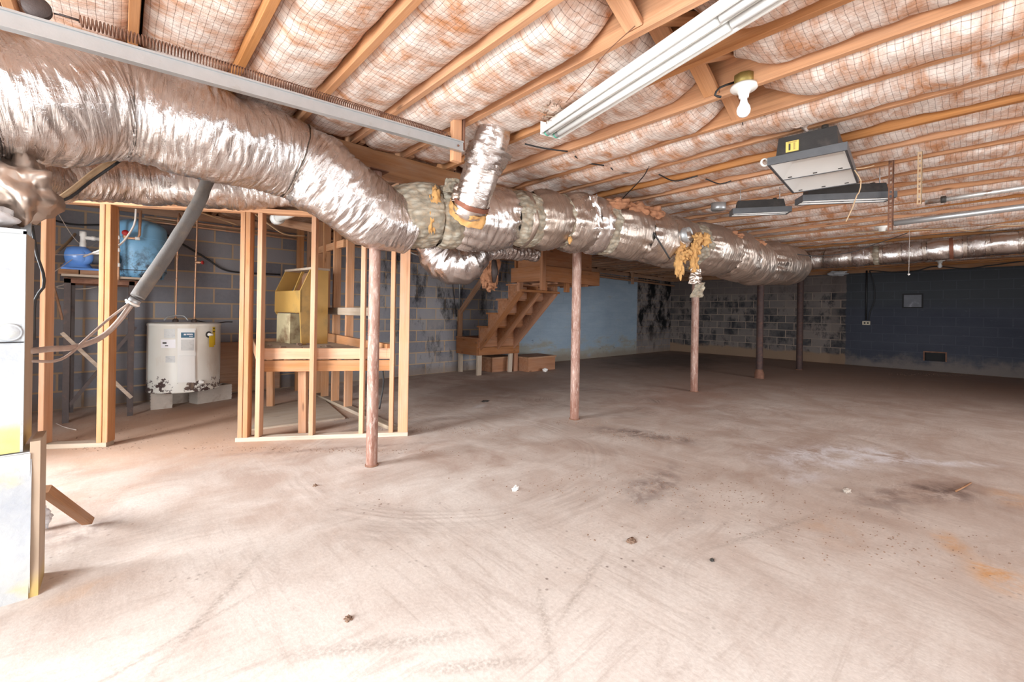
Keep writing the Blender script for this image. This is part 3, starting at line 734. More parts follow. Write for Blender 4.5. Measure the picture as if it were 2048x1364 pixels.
# trunk
PT = Path([at(770, 436, 3.12), at(840, 432, 3.2), at(900, 435, 3.32), at(1000, 437, 3.6), at(1080, 441, 3.8), at(1161, 447, 4.02), at(1260, 466, 4.3), at(1350, 487, 4.6), at(1430, 503, 5.0), at(1510, 521, 5.6), at(1570, 530, 6.4), at(1588, 532, 7.0)])
tT = thing('trunk_duct', 'long wrapped supply trunk duct, patched foil over quilted insulation, hung under the joists', 'duct', PT.p[0])
S = PT.near_px
RT = [(0, .21), (S(840), .235), (S(1000), .245), (S(1161), .245), (S(1350), .262), (S(1510), .262), (S(1570), .27), (PT.len, .24)]
def sect(x0, x1, name, mat, dr=0.0, sd=0, puff=.022, ds=.012, label=None, cr=1.0, ov=.012):
    s0, s1 = S(x0) - ov, S(x1) + ov
    def rf(s_, th):
        t = (s_ - s0) / (s1 - s0)
        flat = .055 * max(0, math.sin(th)) * math.exp(-((s_ - S(1505)) / .45) ** 2)
        skew = .05 * math.sin(th + sd) 
        return interp(RT, s_) + dr + puff * 1.5 * math.sin(PI * min(1, max(0, t))) ** .5 - puff * .95 + .006 * math.cos(2 * th + sd) + (.035 * nz(math.cos(th) * 5 + sd, math.sin(th) * 5, s_ * 2) * abs(2 * t - 1) ** 1.5 if puff > .015 else 0) + .012 * abs(nz(s_ * 4 + math.cos(th) * 3, math.sin(th) * 3, sd)) + crinkle(s_ + skew, th, sd, cr) + flat
    return skin(PT, s0, s1, rf, name, mat, tT, ds, 84, label)
sect(770, 1600, 'insulation_core', M['felt'], -.03, 1.0, 0, .03)
sect(790, 866, 'quilted_insulation', M['felt'], -.006, 2.1, .01, label='grey-green quilted insulation, foil peeled away')
sect(874, 905, 'quilted_insulation', M['felt'], -.01, 3.1, .01, label='torn grey-green quilted insulation')
0 and sect(866, 876, 'fiberglass_tuft', M['fiber'], -.004, 3.5, .01, .008, label='orange fibreglass bulging from a split')
sect(905, 1018, 'foil_wrap', M['foil_bright'], .0, 4.3, .03)
sect(1018, 1064, 'quilted_insulation', M['felt'], -.014, 5.2, .012, label='exposed quilted insulation band')
sect(1038, 1044, 'foil_wrap', M['foil_dull'], .0, 5.9, .004, .006)
sect(1062, 1116, 'foil_wrap', M['foil_dull'], .002, 6.7, .032)
sect(1114, 1124, 'quilted_insulation', M['felt'], -.008, 7.7, .0)
sect(1120, 1176, 'foil_wrap', M['foil_aged'], .006, 8.1, .035)
sect(1174, 1198, 'foil_wrap', M['foil_bright'], .012, 9.1, .02)
sect(1194, 1216, 'quilted_insulation', M['felt'], -.006, 9.7, .01)
sect(1212, 1278, 'foil_wrap', M['foil_dull'], .004, 10.3, .035)
sect(1276, 1322, 'foil_wrap', M['foil_aged'], .008, 11.9, .02)
sect(1320, 1362, 'foil_wrap', M['foil_aged'], .004, 12.5, .02)
sect(1360, 1386, 'quilted_insulation', M['felt'], -.012, 13.5, .0)
sect(1380, 1446, 'foil_wrap', M['foil_dull'], .004, 14.2, .035)
sect(1444, 1482, 'foil_wrap', M['foil_dull'], .008, 15.1, .02)
sect(1480, 1512, 'foil_wrap', M['foil_dull'], .0, 16.4, .012)
sect(1510, 1600, 'foil_wrap', M['foil_dull'], .01, 17.4, .03)
m = MB(); c, a, b = PT.at(PT.len - .01); m.lathe(c, [(.235, -.02), (.2, .03), (.08, .05), (0, .055)], 32, (PT.p[-1] - PT.p[-6])); m.build('end_cap', M['foil_dull'], tT)
def tuft(name, pos, sx, sy, sz, mat, sd=0, parent=None, ragged=.35):
    """lumpy fibrous clump"""
    m = MB(); pos = Vector(pos); U, V_ = 28, 20; vs = []
    for i in range(V_ + 1):
        ph = PI * i / V_
        for j in range(U):
            th = 2 * PI * j / U; d = Vector((math.sin(ph) * math.cos(th), math.sin(ph) * math.sin(th), math.cos(ph)))
            q = 1 + ragged * nz(d.x * 2.2 + sd, d.y * 2.2, d.z * 2.2) * 1.6 + ragged * .6 * nz(d.x * 7, d.y * 7 + sd, d.z * 7)
            vs.append(pos + Vector((d.x * sx, d.y * sy, d.z * sz)) * q)
    m.add(vs, [(i * U + j, (i + 1) * U + j, (i + 1) * U + (j + 1) % U, i * U + (j + 1) % U) for i in range(V_) for j in range(U)], None, True)
    return m.build(name, mat, parent, base=None if parent else pos)
def on_duct(px, py, out=.0):
    """world point on the visible skin of the trunk at a pixel"""
    s_ = S(px); c, a, b = PT.at(s_); d = (c - CAM).dot(FWD) - interp(RT, s_) * .93 - out; return at(px, py, d)
for (px, py, sx, sz, mt, sd) in ((863, 428, .035, .13, 'fiber', 1), (872, 400, .04, .08, 'fiber', 2), (1091, 428, .018, .05, 'fiber', 3), (1097, 448, .02, .04, 'fiber', 4), (1272, 421, .13, .07, 'fiber_brown', 5),
                                 (1235, 410, .13, .05, 'fiber_brown', 6), (1305, 428, .12, .07, 'fiber_brown', 7), (1462, 474, .14, .06, 'fiber_brown', 8), (1505, 488, .16, .05, 'fiber_brown', 9), (1540, 500, .14, .05, 'fiber_brown', 12), (1140, 480, .02, .03, 'fiber', 10)):
    tuft('fiberglass_tuft', on_duct(px, py, -.02), sx, sx * .8, sz, M[mt], sd, tT)
# crumpled loose flaps of foil
def flap(parent, px, py, w_, h_, d, mat, sd, tilt=0):
    m = MB(); U, V_ = 14, 18; vs = []; c = at(px, py, d)
    for i in range(V_ + 1):
        for j in range(U + 1):
            u, v = j / U - .5, .5 - i / V_
            o = nz(u * 4 + sd, v * 4) * .03 + nz(u * 12 + sd, v * 9) * .012
            vs.append(c + RGT * (u * w_ * (1 - .3 * v) + tilt * v * h_) + UP * v * h_ - FWD * (o + .02 * math.cos(u * 3)))
    W = U + 1
    fr_ = [(i * W + j, (i + 1) * W + j, (i + 1) * W + j + 1, i * W + j + 1) for i in range(V_) for j in range(U)]
    uv_ = [[(f % W * w_ / U, f // W * h_ / V_) for f in q] for q in fr_]
    m.add(vs, fr_, uv_, True); o = m.build('foil_flap', mat, parent)
    s_ = o.modifiers.new('thick', 'SOLIDIFY'); s_.thickness = .004
    return o
flap(tT, 1190, 425, .10, .30, PT.at(S(1190))[0].dot(FWD) - .30, M['foil_bright'], 3, -.15)
flap(tT, 925, 385, .14, .12, 2.98, M['foil_dull'], 5)
flap(tT, 905, 372, .12, .10, 3.05, M['felt'], 6)
# branch take-off up through the joists
PBR = Path([at(930, 440, 3.12), at(944, 405, 3.04), at(960, 350, 2.98), at(982, 285, 2.93), at(990, 262, 2.93) + Vector((0, 0, .12)), at(990, 262, 2.93) + Vector((0, 0, .26))])
tR = thing('branch_duct', 'shiny foil branch duct rising from the trunk into the joists, strapped in rust brown', 'duct', PBR.p[0])
sb = PBR.near_px(944)
def rR(s_, th): return interp([(0, .10), (.1, .125), (PBR.len, .12)], s_) + crinkle(s_, th, 6.0, .6)
skin(PBR, .06, PBR.len, rR, 'foil_jacket', M['foil_bright'], tR, .007, 64)
skin(PBR, .02, .11, lambda s_, th: .13 + crinkle(s_, th, 3, 1.4) + .03 * nz(math.cos(th) * 3, math.sin(th) * 3, s_ * 20), 'fiberglass_collar', M['fiber'], tR, .01, 48)
skin(PBR, .125, .15, lambda s_, th: rR(s_, th) + .006, 'strap', M['strap'], tR, .006, 48)
skin(PBR, .39, .53, lambda s_, th: .128 + .02 * (s_ - .39) / .1 + crinkle(s_ * 2, th, 9, 1.6), 'torn_foil_top', M['foil'], tR, .01, 48)
# small duct going off to the right
PS = Path([at(1550, 524, 6.9)] + [atx(px, py, 8.72) for px, py in ((1610, 521), (1700, 515), (1800, 507), (1900, 497), (2000, 488))] + [atx(2050, 484, 8.72) + Vector((0, -1.4, .02)), (8.72, -3.0, 2.22)])
tS = thing('branch_duct', 'narrow patched foil duct running off to the right in front of the dark blue wall', 'duct', PS.p[0])
sx = [0] + [PS.near_px(x) for x in (1612, 1650, 1702, 1745, 1762, 1800, 1850, 1902, 1930, 1975, 2040)] + [PS.len]
for k in range(len(sx) - 1):
    mt = M['foil_bright'] if k % 3 else M['foil']
    if k in (4,): mt = M['felt']
    s0, s1 = sx[k], sx[k + 1]
    skin(PS, s0 - .02, s1 + .02, lambda s_, th: .140 + .014 * math.sin(PI * max(0, min(1, (s_ - s0) / (s1 - s0)))) + crinkle(s_, th, k * 2.3, .9), 'foil_wrap', mt, tS, .02, 40)
    skin(PS, s0 - .015, s0 + .025, lambda s_, th: .150 + crinkle(s_, th, k * 1.3, .5), 'tape_joint', M['foil_aged'] if k != 8 else M['strap'], tS, .01, 32)

# ------------------------------------------------------------------ air handler at the left edge
PY = 2.50
def xat(px, py, y): return aty(px, py, y).x
hx = xat(62, 1000, PY); zt = aty(62, 905, PY).z
t = thing('equipment_plinth', 'white and yellow painted rough plinth under the air handler cabinet', 'plinth', (hx - .3, PY + .1, 0))
m = MB(); n = 10; vs = []
for a in range(13):
    for b in range(17):
        x = hx - 1.0 * b / 16; z = zt * a / 12
        vs.append(Vector((x, PY + nz(x * 6, z * 6) * .012 + (.01 if a in (0, 12) else 0), z)))
front = [(a * 17 + b, a * 17 + b + 1, (a + 1) * 17 + b + 1, (a + 1) * 17 + b) for a in range(12) for b in range(16)]
m.add(vs, front, None, True); m.box((hx - 1.0, PY + .004, 0), (hx - .004, PY + .185, zt - .004)); m.build('masonry_body', M['plinth'], t)
m = MB(); m.box((hx - .006, PY + .01, .0), (hx + .022, PY + .20, zt + .04)); m.build('side_board', M['cab_side'], t)
cy = PY + .035; cx = xat(46, 700, cy); zc0 = aty(45, 868, cy).z; zc1 = aty(46, 462, cy).z
t = thing('air_handler', 'white air handler cabinet at the left edge with yellow foot and round knockout', 'air handler', (cx - .3, cy + .1, zt))
m = MB(); vs = []
for a in range(21):
    for b in range(13):
        x = cx - .62 * b / 12; z = zt + (zc1 - zt) * a / 20
        vs.append(Vector((x, cy + nz(x * 4, z * 4, 3) * .007, z)))
m.add(vs, [(a * 13 + b, a * 13 + b + 1, (a + 1) * 13 + b + 1, (a + 1) * 13 + b) for a in range(20) for b in range(12)], None, True)
bm_ = M['cabinet']; o = m.build('front_panel', bm_, t); 
m = MB(); m.box((cx - .62, cy + .006, zt), (cx - .004, cy + .30, zc1)); m.build('casing', M['cab_side'], t)
m = MB(); m.box((cx - .62, cy - .003, zc1 - .012), (cx + .004, cy + .02, zc1 + .006)); m.box((cx - .004, cy - .003, zt), (cx + .004, cy + .012, zc1)); m.build('edge_trim', M['galv'], t)
kp = aty(20, 665, cy - .008); m = MB(); m.lathe(kp, [(.0, .001), (.026, .001), (.028, -.001), (.031, .002), (.034, -.004)], 32, (0, -1, 0)); m.build('knockout', M['cabinet'], t)
wp_ = aty(20, 685, cy - .006); m = MB(); m.box((cx - .62, cy - .006, wp_.z - .0022), (cx + .002, cy - .001, wp_.z + .0022)); m.build('panel_seam', M['dark'], t)
# plenum and its insulation on top
t = thing('supply_plenum', 'plenum box wrapped in white and brown insulation on top of the air handler', 'plenum', (cx - .3, cy + .15, zc1))
vs = []
pl0, pl1 = zc1 + .006, 1.78
m = MB(); m.box((cx - .60, cy + .05, pl0), (cx - .08, cy + .28, pl1)); m.build('plenum_box', M['galv'], t)
tuft('insulation_wrap', (cx - .13, cy + .06, pl0 + .045), .10, .08, .05, M['bag'], 2, t, .2)
tuft('insulation_wrap', (cx - .03, cy + .12, pl0 + .17), .10, .10, .13, M['foil_dull'], 5, t, .3)
m = MB(); c = at(55, 460, 1.85); m.box((c.x - .02, c.y, pl0 - .12), (c.x + .01, c.y + .02, pl0 + .09)); m.build('corner_flange', M['galv'], t)

# leaning brace board by the plinth
p0, p1 = gnd(176, 1052), at(88, 978, 1.93)
tag(board('brace_board', p0 + Vector((0, 0, .025)), p1, .045, .035, M['oldwood']), 'short dark wooden board leaning on the plinth, its foot on the floor', 'board')
tuft('paper_wad', gnd(84, 1060) + Vector((0, 0, .06)), .03, .03, .05, M['bag'], 4)
tag(bpy.data.objects['paper_wad'], 'crumpled whitish plastic wad beside the plinth', 'wad')

# ------------------------------------------------------------------ stud frames of the unfinished room
A_ = gnd(88, 899); B_ = gnd(800, 873); dirF = (B_ - A_).normalized(); nF = Vector((dirF.y, -dirF.x, 0))      # nF faces the camera
if nF.dot(A_) > 0: nF = -nF
ZP = 2.03
t = thing('stud_frame', 'open front stud frame of pale pine, from the air handler to the rusty post', 'partition', A_)
def front_pt(px, y=885):
    r = ray(px, y); r2 = Vector((r.x, r.y, 0)); a = A_.copy(); a.z = 0
    # intersect ground-plane ray with the frame line
    det = r2.x * (-dirF.y) - r2.y * (-dirF.x); s_ = (a.x * (-dirF.y) - a.y * (-dirF.x)) / det
    return r2 * s_
def stud(px, parent, z0=.038, z1=ZP - .038, wide=.038, deep=.089, off=0, lab=None, mat='stud', label=None):
    c = front_pt(px) - nF * (deep / 2) + nF * 0
    return board('stud', (c.x, c.y, z0), (c.x, c.y, z1), deep, wide, M[mat], parent, face=dirF, label=label)
for px in (80, 197, 209, 479, 489.5, 513.5, 621, 721, 781): stud(px, t)
c = front_pt(805); board('corner_post', (c.x, c.y, .038) - Vector((0, 0, 0)) if 0 else Vector((c.x, c.y, .038)) - nF * .019, Vector((c.x, c.y, ZP)) - nF * .019, .038, .089, M['stud'], t, face=dirF)
a = front_pt(70); b = front_pt(212)
board('bottom_plate', Vector((a.x, a.y, .019)) - nF * .045, Vector((b.x, b.y, .019)) - nF * .045, .089, .038, M['greywood'], t)
a = front_pt(470); b = front_pt(815)
board('bottom_plate', Vector((a.x, a.y, .019)) - nF * .045, Vector((b.x, b.y, .019)) - nF * .045, .089, .038, M['greywood'], t)
a = front_pt(66); b = front_pt(640)
board('top_plate', Vector((a.x, a.y, ZP - .019)) - nF * .045, Vector((b.x, b.y, ZP - .019)) - nF * .045, .089, .038, M['wood'], t)
b2 = front_pt(815)
board('top_plate', Vector((b.x, b.y, ZP - .019)) - nF * .045, Vector((b2.x, b2.y, ZP - .019)) - nF * .045, .089, .038, M['wood'], t)
# side frame running back to the wall
xs = gnd(692, 817).x + .0
t2 = thing('stud_frame', 'side stud frame of orange pine running back from the corner beside the platform', 'partition', (xs, 4.4, 0))
def side_y(px, py): return atx(px, py, xs).y
for px, w0 in ((696, .038), (670, .038), (649, .038), (634, .038)):
    y = side_y(px, 800); board('stud', (xs, y, .038), (xs, y, 2.34), .038, .089, M['stud'], t2, face=(1, 0, 0))
yb = side_y(800, 870); yf = side_y(632, 795)
board('bottom_plate', (xs, max(3.75, yb), .019), (xs, yf + .1, .019), .089, .038, M['greywood'], t2, face=(0, 0, 1))
board('nogging', (xs, side_y(690, 480), 1.96), (xs, side_y(632, 480), 1.96), .038, .089, M['wood'], t2)
board('top_plate', (xs, 3.7, 2.36), (xs, yf + .1, 2.36), .089, .038, M['oldwood'], t2)
p0, p1 = atx(657, 622, xs - .075), None
y0_ = side_y(657, 622); p1y = side_y(752, 624)
board('rail', (xs - .07, y0_, p0.z), (xs - .07, p1y, p0.z), .038, .085, M['greywood'], t2, face=(0, 0, 1), label='grey weathered cross rail')
# two old posts behind the yellow cabinet
for px, wx, lab in ((599, .09, 'orange pine post behind the yellow cabinet, its left one'), (622, .13, 'dark brown pine post rising behind the yellow cabinet, its right one')):
    p = aty(px, 600, 6.55); o = board('support_post', (p.x, p.y, .0), (p.x, p.y, 2.34), .04, wx, M['stud'] if px == 599 else M['oldwood'], None, face=(1, 0, 0)); tag(o, lab, 'post', 'posts behind the cabinet')

# ------------------------------------------------------------------ timber platform with the yellow cabinet
d0 = front_pt(505) - nF * .11; d1 = front_pt(776) - nF * .11; zp0 = .595; zp1 = .805
bkR = Vector((xs - .07, 5.6, 0)); bkL = Vector((d0.x + .25, 5.75, 0))
t = thing('timber_platform', 'raised timber platform of doubled pine boards inside the stud frame', 'platform', (d0.x, d0.y, 0))
for k, (z, mt) in enumerate(((zp1 - .05, 'stud'), (zp0 + .05, 'stud'))):
    board('rim_board', Vector((d0.x, d0.y, z)), Vector((d1.x, d1.y, z)), .038, .100, M[mt], t)
board('rim_board', Vector((d1.x - .02, d1.y, zp1 - .03)), Vector((bkR.x, bkR.y, zp1 - .0)), .038, .14, M['stud'], t)
board('rim_board', Vector((d0.x, d0.y, zp1 - .06)), Vector((bkL.x, bkL.y, zp1 - .06)), .038, .12, M['oldwood'], t)
board('rim_board', Vector((bkL.x, bkL.y, zp1 - .06)), Vector((bkR.x, bkR.y, zp1 - .06)), .038, .12, M['oldwood'], t)
m = MB(); zz = zp1 - .055
q = [Vector((v.x, v.y, 0)) for v in (d0, d1, bkR, bkL)]
m.hexa([v + Vector((0, 0, zz)) for v in q], [v + Vector((0, 0, zz + .02)) for v in q]); m.build('deck_panel', M['greywood'], t)
for (px, py, w_) in ((606, 866, .045), (541, 815, .04)):
    g = gnd(px, py); board('leg', Vector((g.x, g.y, 0)), Vector((g.x - .01, g.y, zp0 + .1)), .045, .075, M['stud'], t, face=RGT)
for k in range(4):
    f = .2 + .2 * k; a = d0.lerp(d1, f); b = bkL.lerp(bkR, f)
    board('deck_joist', Vector((a.x, a.y, zz - .04)), Vector((b.x, b.y, zz - .04)), .035, .07, M['oldwood'], t)
g0 = gnd(500, 862); fl = [gnd(500, 862), gnd(690, 838), gnd(640, 795), gnd(528, 815)]
m = MB(); m.hexa([v.copy() for v in fl], [v + Vector((0, 0, .018)) for v in fl]); o = m.build('plywood_sheet', M['greywood'], base=fl[0]); tag(o, 'dusty grey plywood sheet lying on the floor under the platform', 'plywood')
# yellow cabinet (hutch-like), standing on the platform
yc = 5.1
cL = at(552, 690, 5.02); cF = at(603, 690, 4.66); cB = at(640, 690, 4.95)
zb = zz + .021
ex = Vector((cF.x - cL.x, cF.y - cL.y, 0)); wx = ex.length; ex.normalize(); ey = Vector((-ex.y, ex.x, 0))
if ey.dot(FWD) < 0: ey = -ey
dp = max(.26, (Vector((cB.x, cB.y, 0)) - Vector((cF.x, cF.y, 0))).length)
org = Vector((cL.x, cL.y, zb)); Mx = Matrix.Translation(org) @ Matrix((ex, ey, Vector((0, 0, 1)))).transposed().to_4x4()
H = 1.60 - zb + .02
t = thing('yellow_cabinet', 'old olive-yellow open cabinet with slanted top standing on the timber platform', 'cabinet', org)
def prism(m, prof, x0, x1):
    lo = [Mx @ Vector((x0, y, z)) for y, z in prof]; hi = [Mx @ Vector((x1, y, z)) for y, z in prof]; n = len(prof)
    m.add(lo + hi, [tuple(range(n))[::-1], tuple(range(n, 2 * n))] + [(i, (i + 1) % n, n + (i + 1) % n, n + i) for i in range(n)])
prof = [(0, 0), (dp, 0), (dp, H), (dp * .32, H), (-.02, H * .70), (-.02, H * .42)]
for x0, x1 in ((0, .02), (wx - .02, wx)):
    m = MB()
    if x0 == 0: prism(m, [(0, H * .38)] + prof[1:3][1:] + prof[3:], x0, x1)
    else: prism(m, prof, x0, x1)
    m.build('side_panel', M['yellow'], t)
m = MB(); prism(m, [(-.022, H * .42), (-.004, H * .42), (-.004, H * .70), (-.022, H * .70)], .0, wx); m.build('front_panel', M['yellow'], t)
m = MB(); prism(m, [(dp * .30, H - .015), (dp + .01, H - .015), (dp + .01, H + .01), (dp * .30, H + .01)], -.01, wx + .01); m.build('top_board', M['greywood'], t)
m = MB(); prism(m, [(dp - .015, H * .38), (dp, H * .38), (dp, H - .02), (dp - .015, H - .02)], .02, wx - .02); m.build('back_board', M['oldwood'], t)
m = MB(); prism(m, [(0, H * .41), (dp, H * .41), (dp, H * .43), (0, H * .43)], .02, wx - .02); m.build('shelf', M['yellow'], t)
m = MB(); prism(m, [(0, 0), (dp * .8, 0), (dp * .8, H * .40), (0, H * .40)], .012, wx * .56); m.build('support_board', M['palewood'], t)
m = MB(); prism(m, [(.03, H * .70), (.05, H * .70), (dp * .5, H * .97), (dp * .4, H * .97)], wx * .55, wx * .58); m.build('divider', M['yellow'], t)
m = MB()
for k in range(26):
    p = d0.lerp(d1, random.random()).lerp(bkL.lerp(bkR, random.random()), random.random() * .7 + .05); s_ = random.uniform(.006, .022)
    m.box((p.x - s_, p.y - s_, zb), (p.x + s_ * random.uniform(.5, 1.5), p.y + s_, zb + s_ * random.uniform(.4, 1.2)))
tag(m.build('wood_chips', M['dirt'], base=(d0.x, d0.y, zb)), 'small chips and crumbs scattered over the timber platform', 'debris', kind='stuff')

# ------------------------------------------------------------------ water heater on concrete blocks
hc = at(370, 700, 5.02); R = .345; hb = at(370, 779, 5.0 - R * .9).z; hb = .205; ht = .985; hp = Vector((hc.x, hc.y, 0))
t = thing('water_heater', 'short white electric water heater with chipped rusty base on concrete blocks', 'water heater', (hp.x, hp.y, hb))
m = MB(); base = Vector((hp.x, hp.y, hb)); m.lathe(base, [(0, 0), (R * .97, 0), (R * 1.015, .004), (R * 1.015, .02), (R, .026), (R, .74), (R * 1.012, .745), (R * 1.012, .765), (R * .97, .775), (0, .785)], 64)
m.build('tank_body', M['heater'], t)
toC = Vector((-hp.x, -hp.y, 0)).normalized(); tcr = Vector((toC.y, -toC.x, 0))
if tcr.dot(RGT) < 0: tcr = -tcr
def on_heater(px, py, out=0):       # px,py on the drum
    u = ray(px, py); u2 = Vector((u.x, u.y, 0)); a = u2.dot(u2); b = -2 * u2.dot(hp); c = hp.dot(hp) - (R + out) ** 2
    s_ = (-b - math.sqrt(max(0, b * b - 4 * a * c))) / (2 * a); return CAM + u * s_
def curved_patch(name, x0, x1, y0, y1, out, mat, parent, label=None, thick=.004, nseg=10, sub=None):
    m = MB(); pts = []
    for i in range(nseg + 1):
        px = x0 + (x1 - x0) * i / nseg; a = on_heater(px, y1, out); b = on_heater(px, y0, out)
        nrm = Vector((a.x - hp.x, a.y - hp.y, 0)).normalized()
        pts.append((a, b, a - nrm * thick, b - nrm * thick))
    vs = [p for q in pts for p in q]; fs = []
    for i in range(nseg):
        o = i * 4; fs += [(o, o + 4, o + 5, o + 1), (o + 1, o + 5, o + 7, o + 3), (o + 2, o + 6, o + 4, o), (o + 3, o + 7, o + 6, o + 2)]
    fs += [(0, 1, 3, 2), (nseg * 4, nseg * 4 + 2, nseg * 4 + 3, nseg * 4 + 1)]
    m.add(vs, fs); o = m.build(name, mat, parent)
    if label: o['label'] = label
    return o
ap = curved_patch('access_panel', 357, 390, 660, 704, .024, M['white_metal'], t, 'raised upper access cover', .02)
curved_patch('access_panel', 357, 390, 712, 763, .024, M['white_metal'], t, 'raised lower access cover', .02)
curved_patch('panel_rim', 355, 392, 657, 765, .006, M['white_metal'], t, None, .010)
lb = curved_patch('brand_label', 362, 389, 665, 675.5, .0262, M['label_blue'], ap, 'blue label with white lettering', .002)
curved_patch('instruction_label', 362, 388, 679, 701, .0255, M['label_grey'], ap, None, .0015)
curved_patch('instruction_label', 328, 350, 658, 676, .0025, M['label_grey'], t, 'faded grey printed label', .002)
lw = curved_patch('warning_label', 322, 351, 679, 696, .003, M['label_white'], t, 'white label with dark smudged print', .002)
curved_patch('instruction_label', 331, 350, 712, 725, .0025, M['label_grey'], t, 'faded grey printed label', .002)
curved_patch('label_print', 325, 333, 684.5, 687.5, .0042, M['ink'], lw, None, .001, 4)
curved_patch('label_print', 330, 336, 690.5, 692.5, .0042, M['ink'], lw, None, .001, 4)
curved_patch('energy_label', 425.5, 430.5, 654, 690, .004, M['label_yellow'], t, 'long yellow sticker', .002, 4)
curved_patch('hanging_tag', 418.5, 428, 671, 694, .03, M['label_yellow'], t, 'yellow hanging tag', .002, 4)
for yy in (656, 662.5): curved_patch('label_print', 426, 430, yy, yy + 1.6, .0052, M['ink'], t, None, .001, 3)
v = on_heater(417, 669, 0); vn = Vector((v.x - hp.x, v.y - hp.y, 0)).normalized(); m = MB(); m.lathe(v, [(.036, .0), (.036, .006), (.03, .008), (0, .004)], 24, vn); m.build('valve_grommet', M['ink'], t)
m = MB(); m.lathe(v, [(.02, .0), (.02, .03), (.012, .035), (.012, .06), (0, .06)], 16, vn); m.build('relief_valve', M['pvc'], t)
v = on_heater(402, 764, 0); vn = Vector((v.x - hp.x, v.y - hp.y, 0)).normalized(); m = MB(); m.lathe(v, [(.028, .0), (.028, .02), (.014, .03), (.014, .055), (0, .056)], 16, vn); m.build('drain_valve', M['pvc'], t)
curved_patch('label_emblem', 367.5, 372, 667.5, 670.5, .0275, M['label_white'], ap, 'white swoosh emblem', .001, 4)
for k in range(6): curved_patch('label_print', 373.2 + k * 2.1, 374.9 + k * 2.1, 667.2 + (k % 2) * .3, 670, .0275, M['label_white'], ap, None, .001, 2)
for k in range(4): curved_patch('label_print', 378.5 + k * 1.9, 379.9 + k * 1.9, 671.8, 673.4, .0275, M['label_white'], ap, None, .001, 2)
# copper risers
def pipe(name, pts, r, mat, lab, cat_='pipe', fit=(), fm=None, group=None, step=.05):
    t = thing(name, lab, cat_, pts[0], group); m = MB(); m.tube(pts if step is None else cat(pts, step), r, 10); m.build('pipe_run', mat, t)
    for p, q, L in fit:
        d = (Vector(q) - Vector(p)).normalized(); m = MB(); m.lathe(Vector(p) - d * L / 2, [(r, 0), (r * 1.45, .002), (r * 1.45, L - .002), (r, L)], 12, d); m.build('fitting', fm or mat, t)
    return t
for px0, px1, lab in ((351, 350, 'left thin copper riser feeding the top of the water heater'), (388.5, 390, 'right thin copper riser with red valve above the water heater')):
    p = at(px0, 641, 5.0); q = at(px1, 458, 5.0); p.z = ht + .005; q = Vector((p.x + .01, p.y, 2.22))
    t3 = pipe('copper_pipe', [p, p.lerp(q, .5), q, q + Vector((-.03 if px0 > 360 else .03, .1, .02))], .0085, M['copper'], lab, 'pipe',
              [(p.lerp(q, f), q, .035) for f in (.03, .40, .62, .97)], None, 'copper risers above the water heater')
    m = MB(); m.lathe(p + Vector((0, 0, -.002)), [(.03, 0), (.03, .025), (.012, .04)], 14); m.build('dielectric_union', M['iron'], t3)
    if px0 > 360:
        v = p.lerp(q, .57); m = MB(); m.lathe(v, [(.016, 0), (.016, .05), (.008, .055), (.008, .075)], 12, RGT); b_ = m.build('valve_body', M['copper'], t3)
        m = MB(); m.lathe(v + RGT * .075, [(.0, 0), (.022, .001), (.022, .01), (0, .011)], 14, RGT); m.build('valve_handle', M['redvalve'], b_)
wire('overflow_tube', [at(328, 641, 4.85), at(335, 634, 4.88), at(352, 631, 4.95), at(368, 632, 5.0), at(376, 641, 5.0)], .008, M['galv'], 'thin grey looped tube on top of the water heater', 'tube')
wire('power_cable', [at(392, 641, 5.1), at(420, 646, 5.3), at(450, 644, 5.6), at(474, 640, 6.0), at(500, 610, 6.55), at(540, 565, 6.55), at(600, 532, 6.6)], .007, M['wire'], 'black cable from the water heater along the wall toward the yellow cabinet', 'cable')
def cblock(pt, yaw, lab, sx=.39, sy=.19, sz=.19):
    t = thing('concrete_block', lab, 'block', (pt.x, pt.y, 0), 'concrete blocks under the water heater')
    Rm = Matrix.Translation((pt.x, pt.y, 0)) @ Matrix.Rotation(yaw, 4, 'Z'); m = MB()
    a, b, w_ = sx / 2, sy / 2, .032
    for (x0, x1, y0, y1) in ((-a, a, -b, -b + w_), (-a, a, b - w_, b), (-a, -a + w_, -b + w_, b - w_), (a - w_, a, -b + w_, b - w_), (-w_ / 2, w_ / 2, -b + w_, b - w_)): m.box((x0, y0, 0), (x1, y1, sz), Rm)
    for z in (.028, .062, .096, .130, .16): m.box((-a - .003, -b - .003, z), (-a + .004, b + .003, z + .018), Rm); m.box((a - .004, -b - .003, z), (a + .003, b + .003, z + .018), Rm)
    m.build('block_shell', M['block'], t)
g = gnd(306, 819); cblock(Vector((g.x + .08, g.y + .17, 0)), AZ * 1 + .12 + PI / 2 - .9, 'ribbed grey concrete block under the left side of the water heater')
g = gnd(425, 805); cblock(Vector((g.x + .0, g.y + .14, 0)), .35, 'concrete block with open cells under the right side of the water heater')
g = gnd(352, 800); cblock(Vector((hp.x - .05, hp.y + .30, 0)), .2, 'concrete block at the back below the water heater, half hidden')
# brown panel against the wall beyond the heater
p0, p1 = aty(431, 740, 6.82), aty(560, 740, 6.82)
m = MB(); m.box((p0.x, 6.825, .02), (p1.x, 6.865, .70)); tag(m.build('wall_panel', M['oldwood'], base=(p0.x, 6.83, 0)), 'dark red-brown board leaning flat on the wall right of the water heater', 'panel')

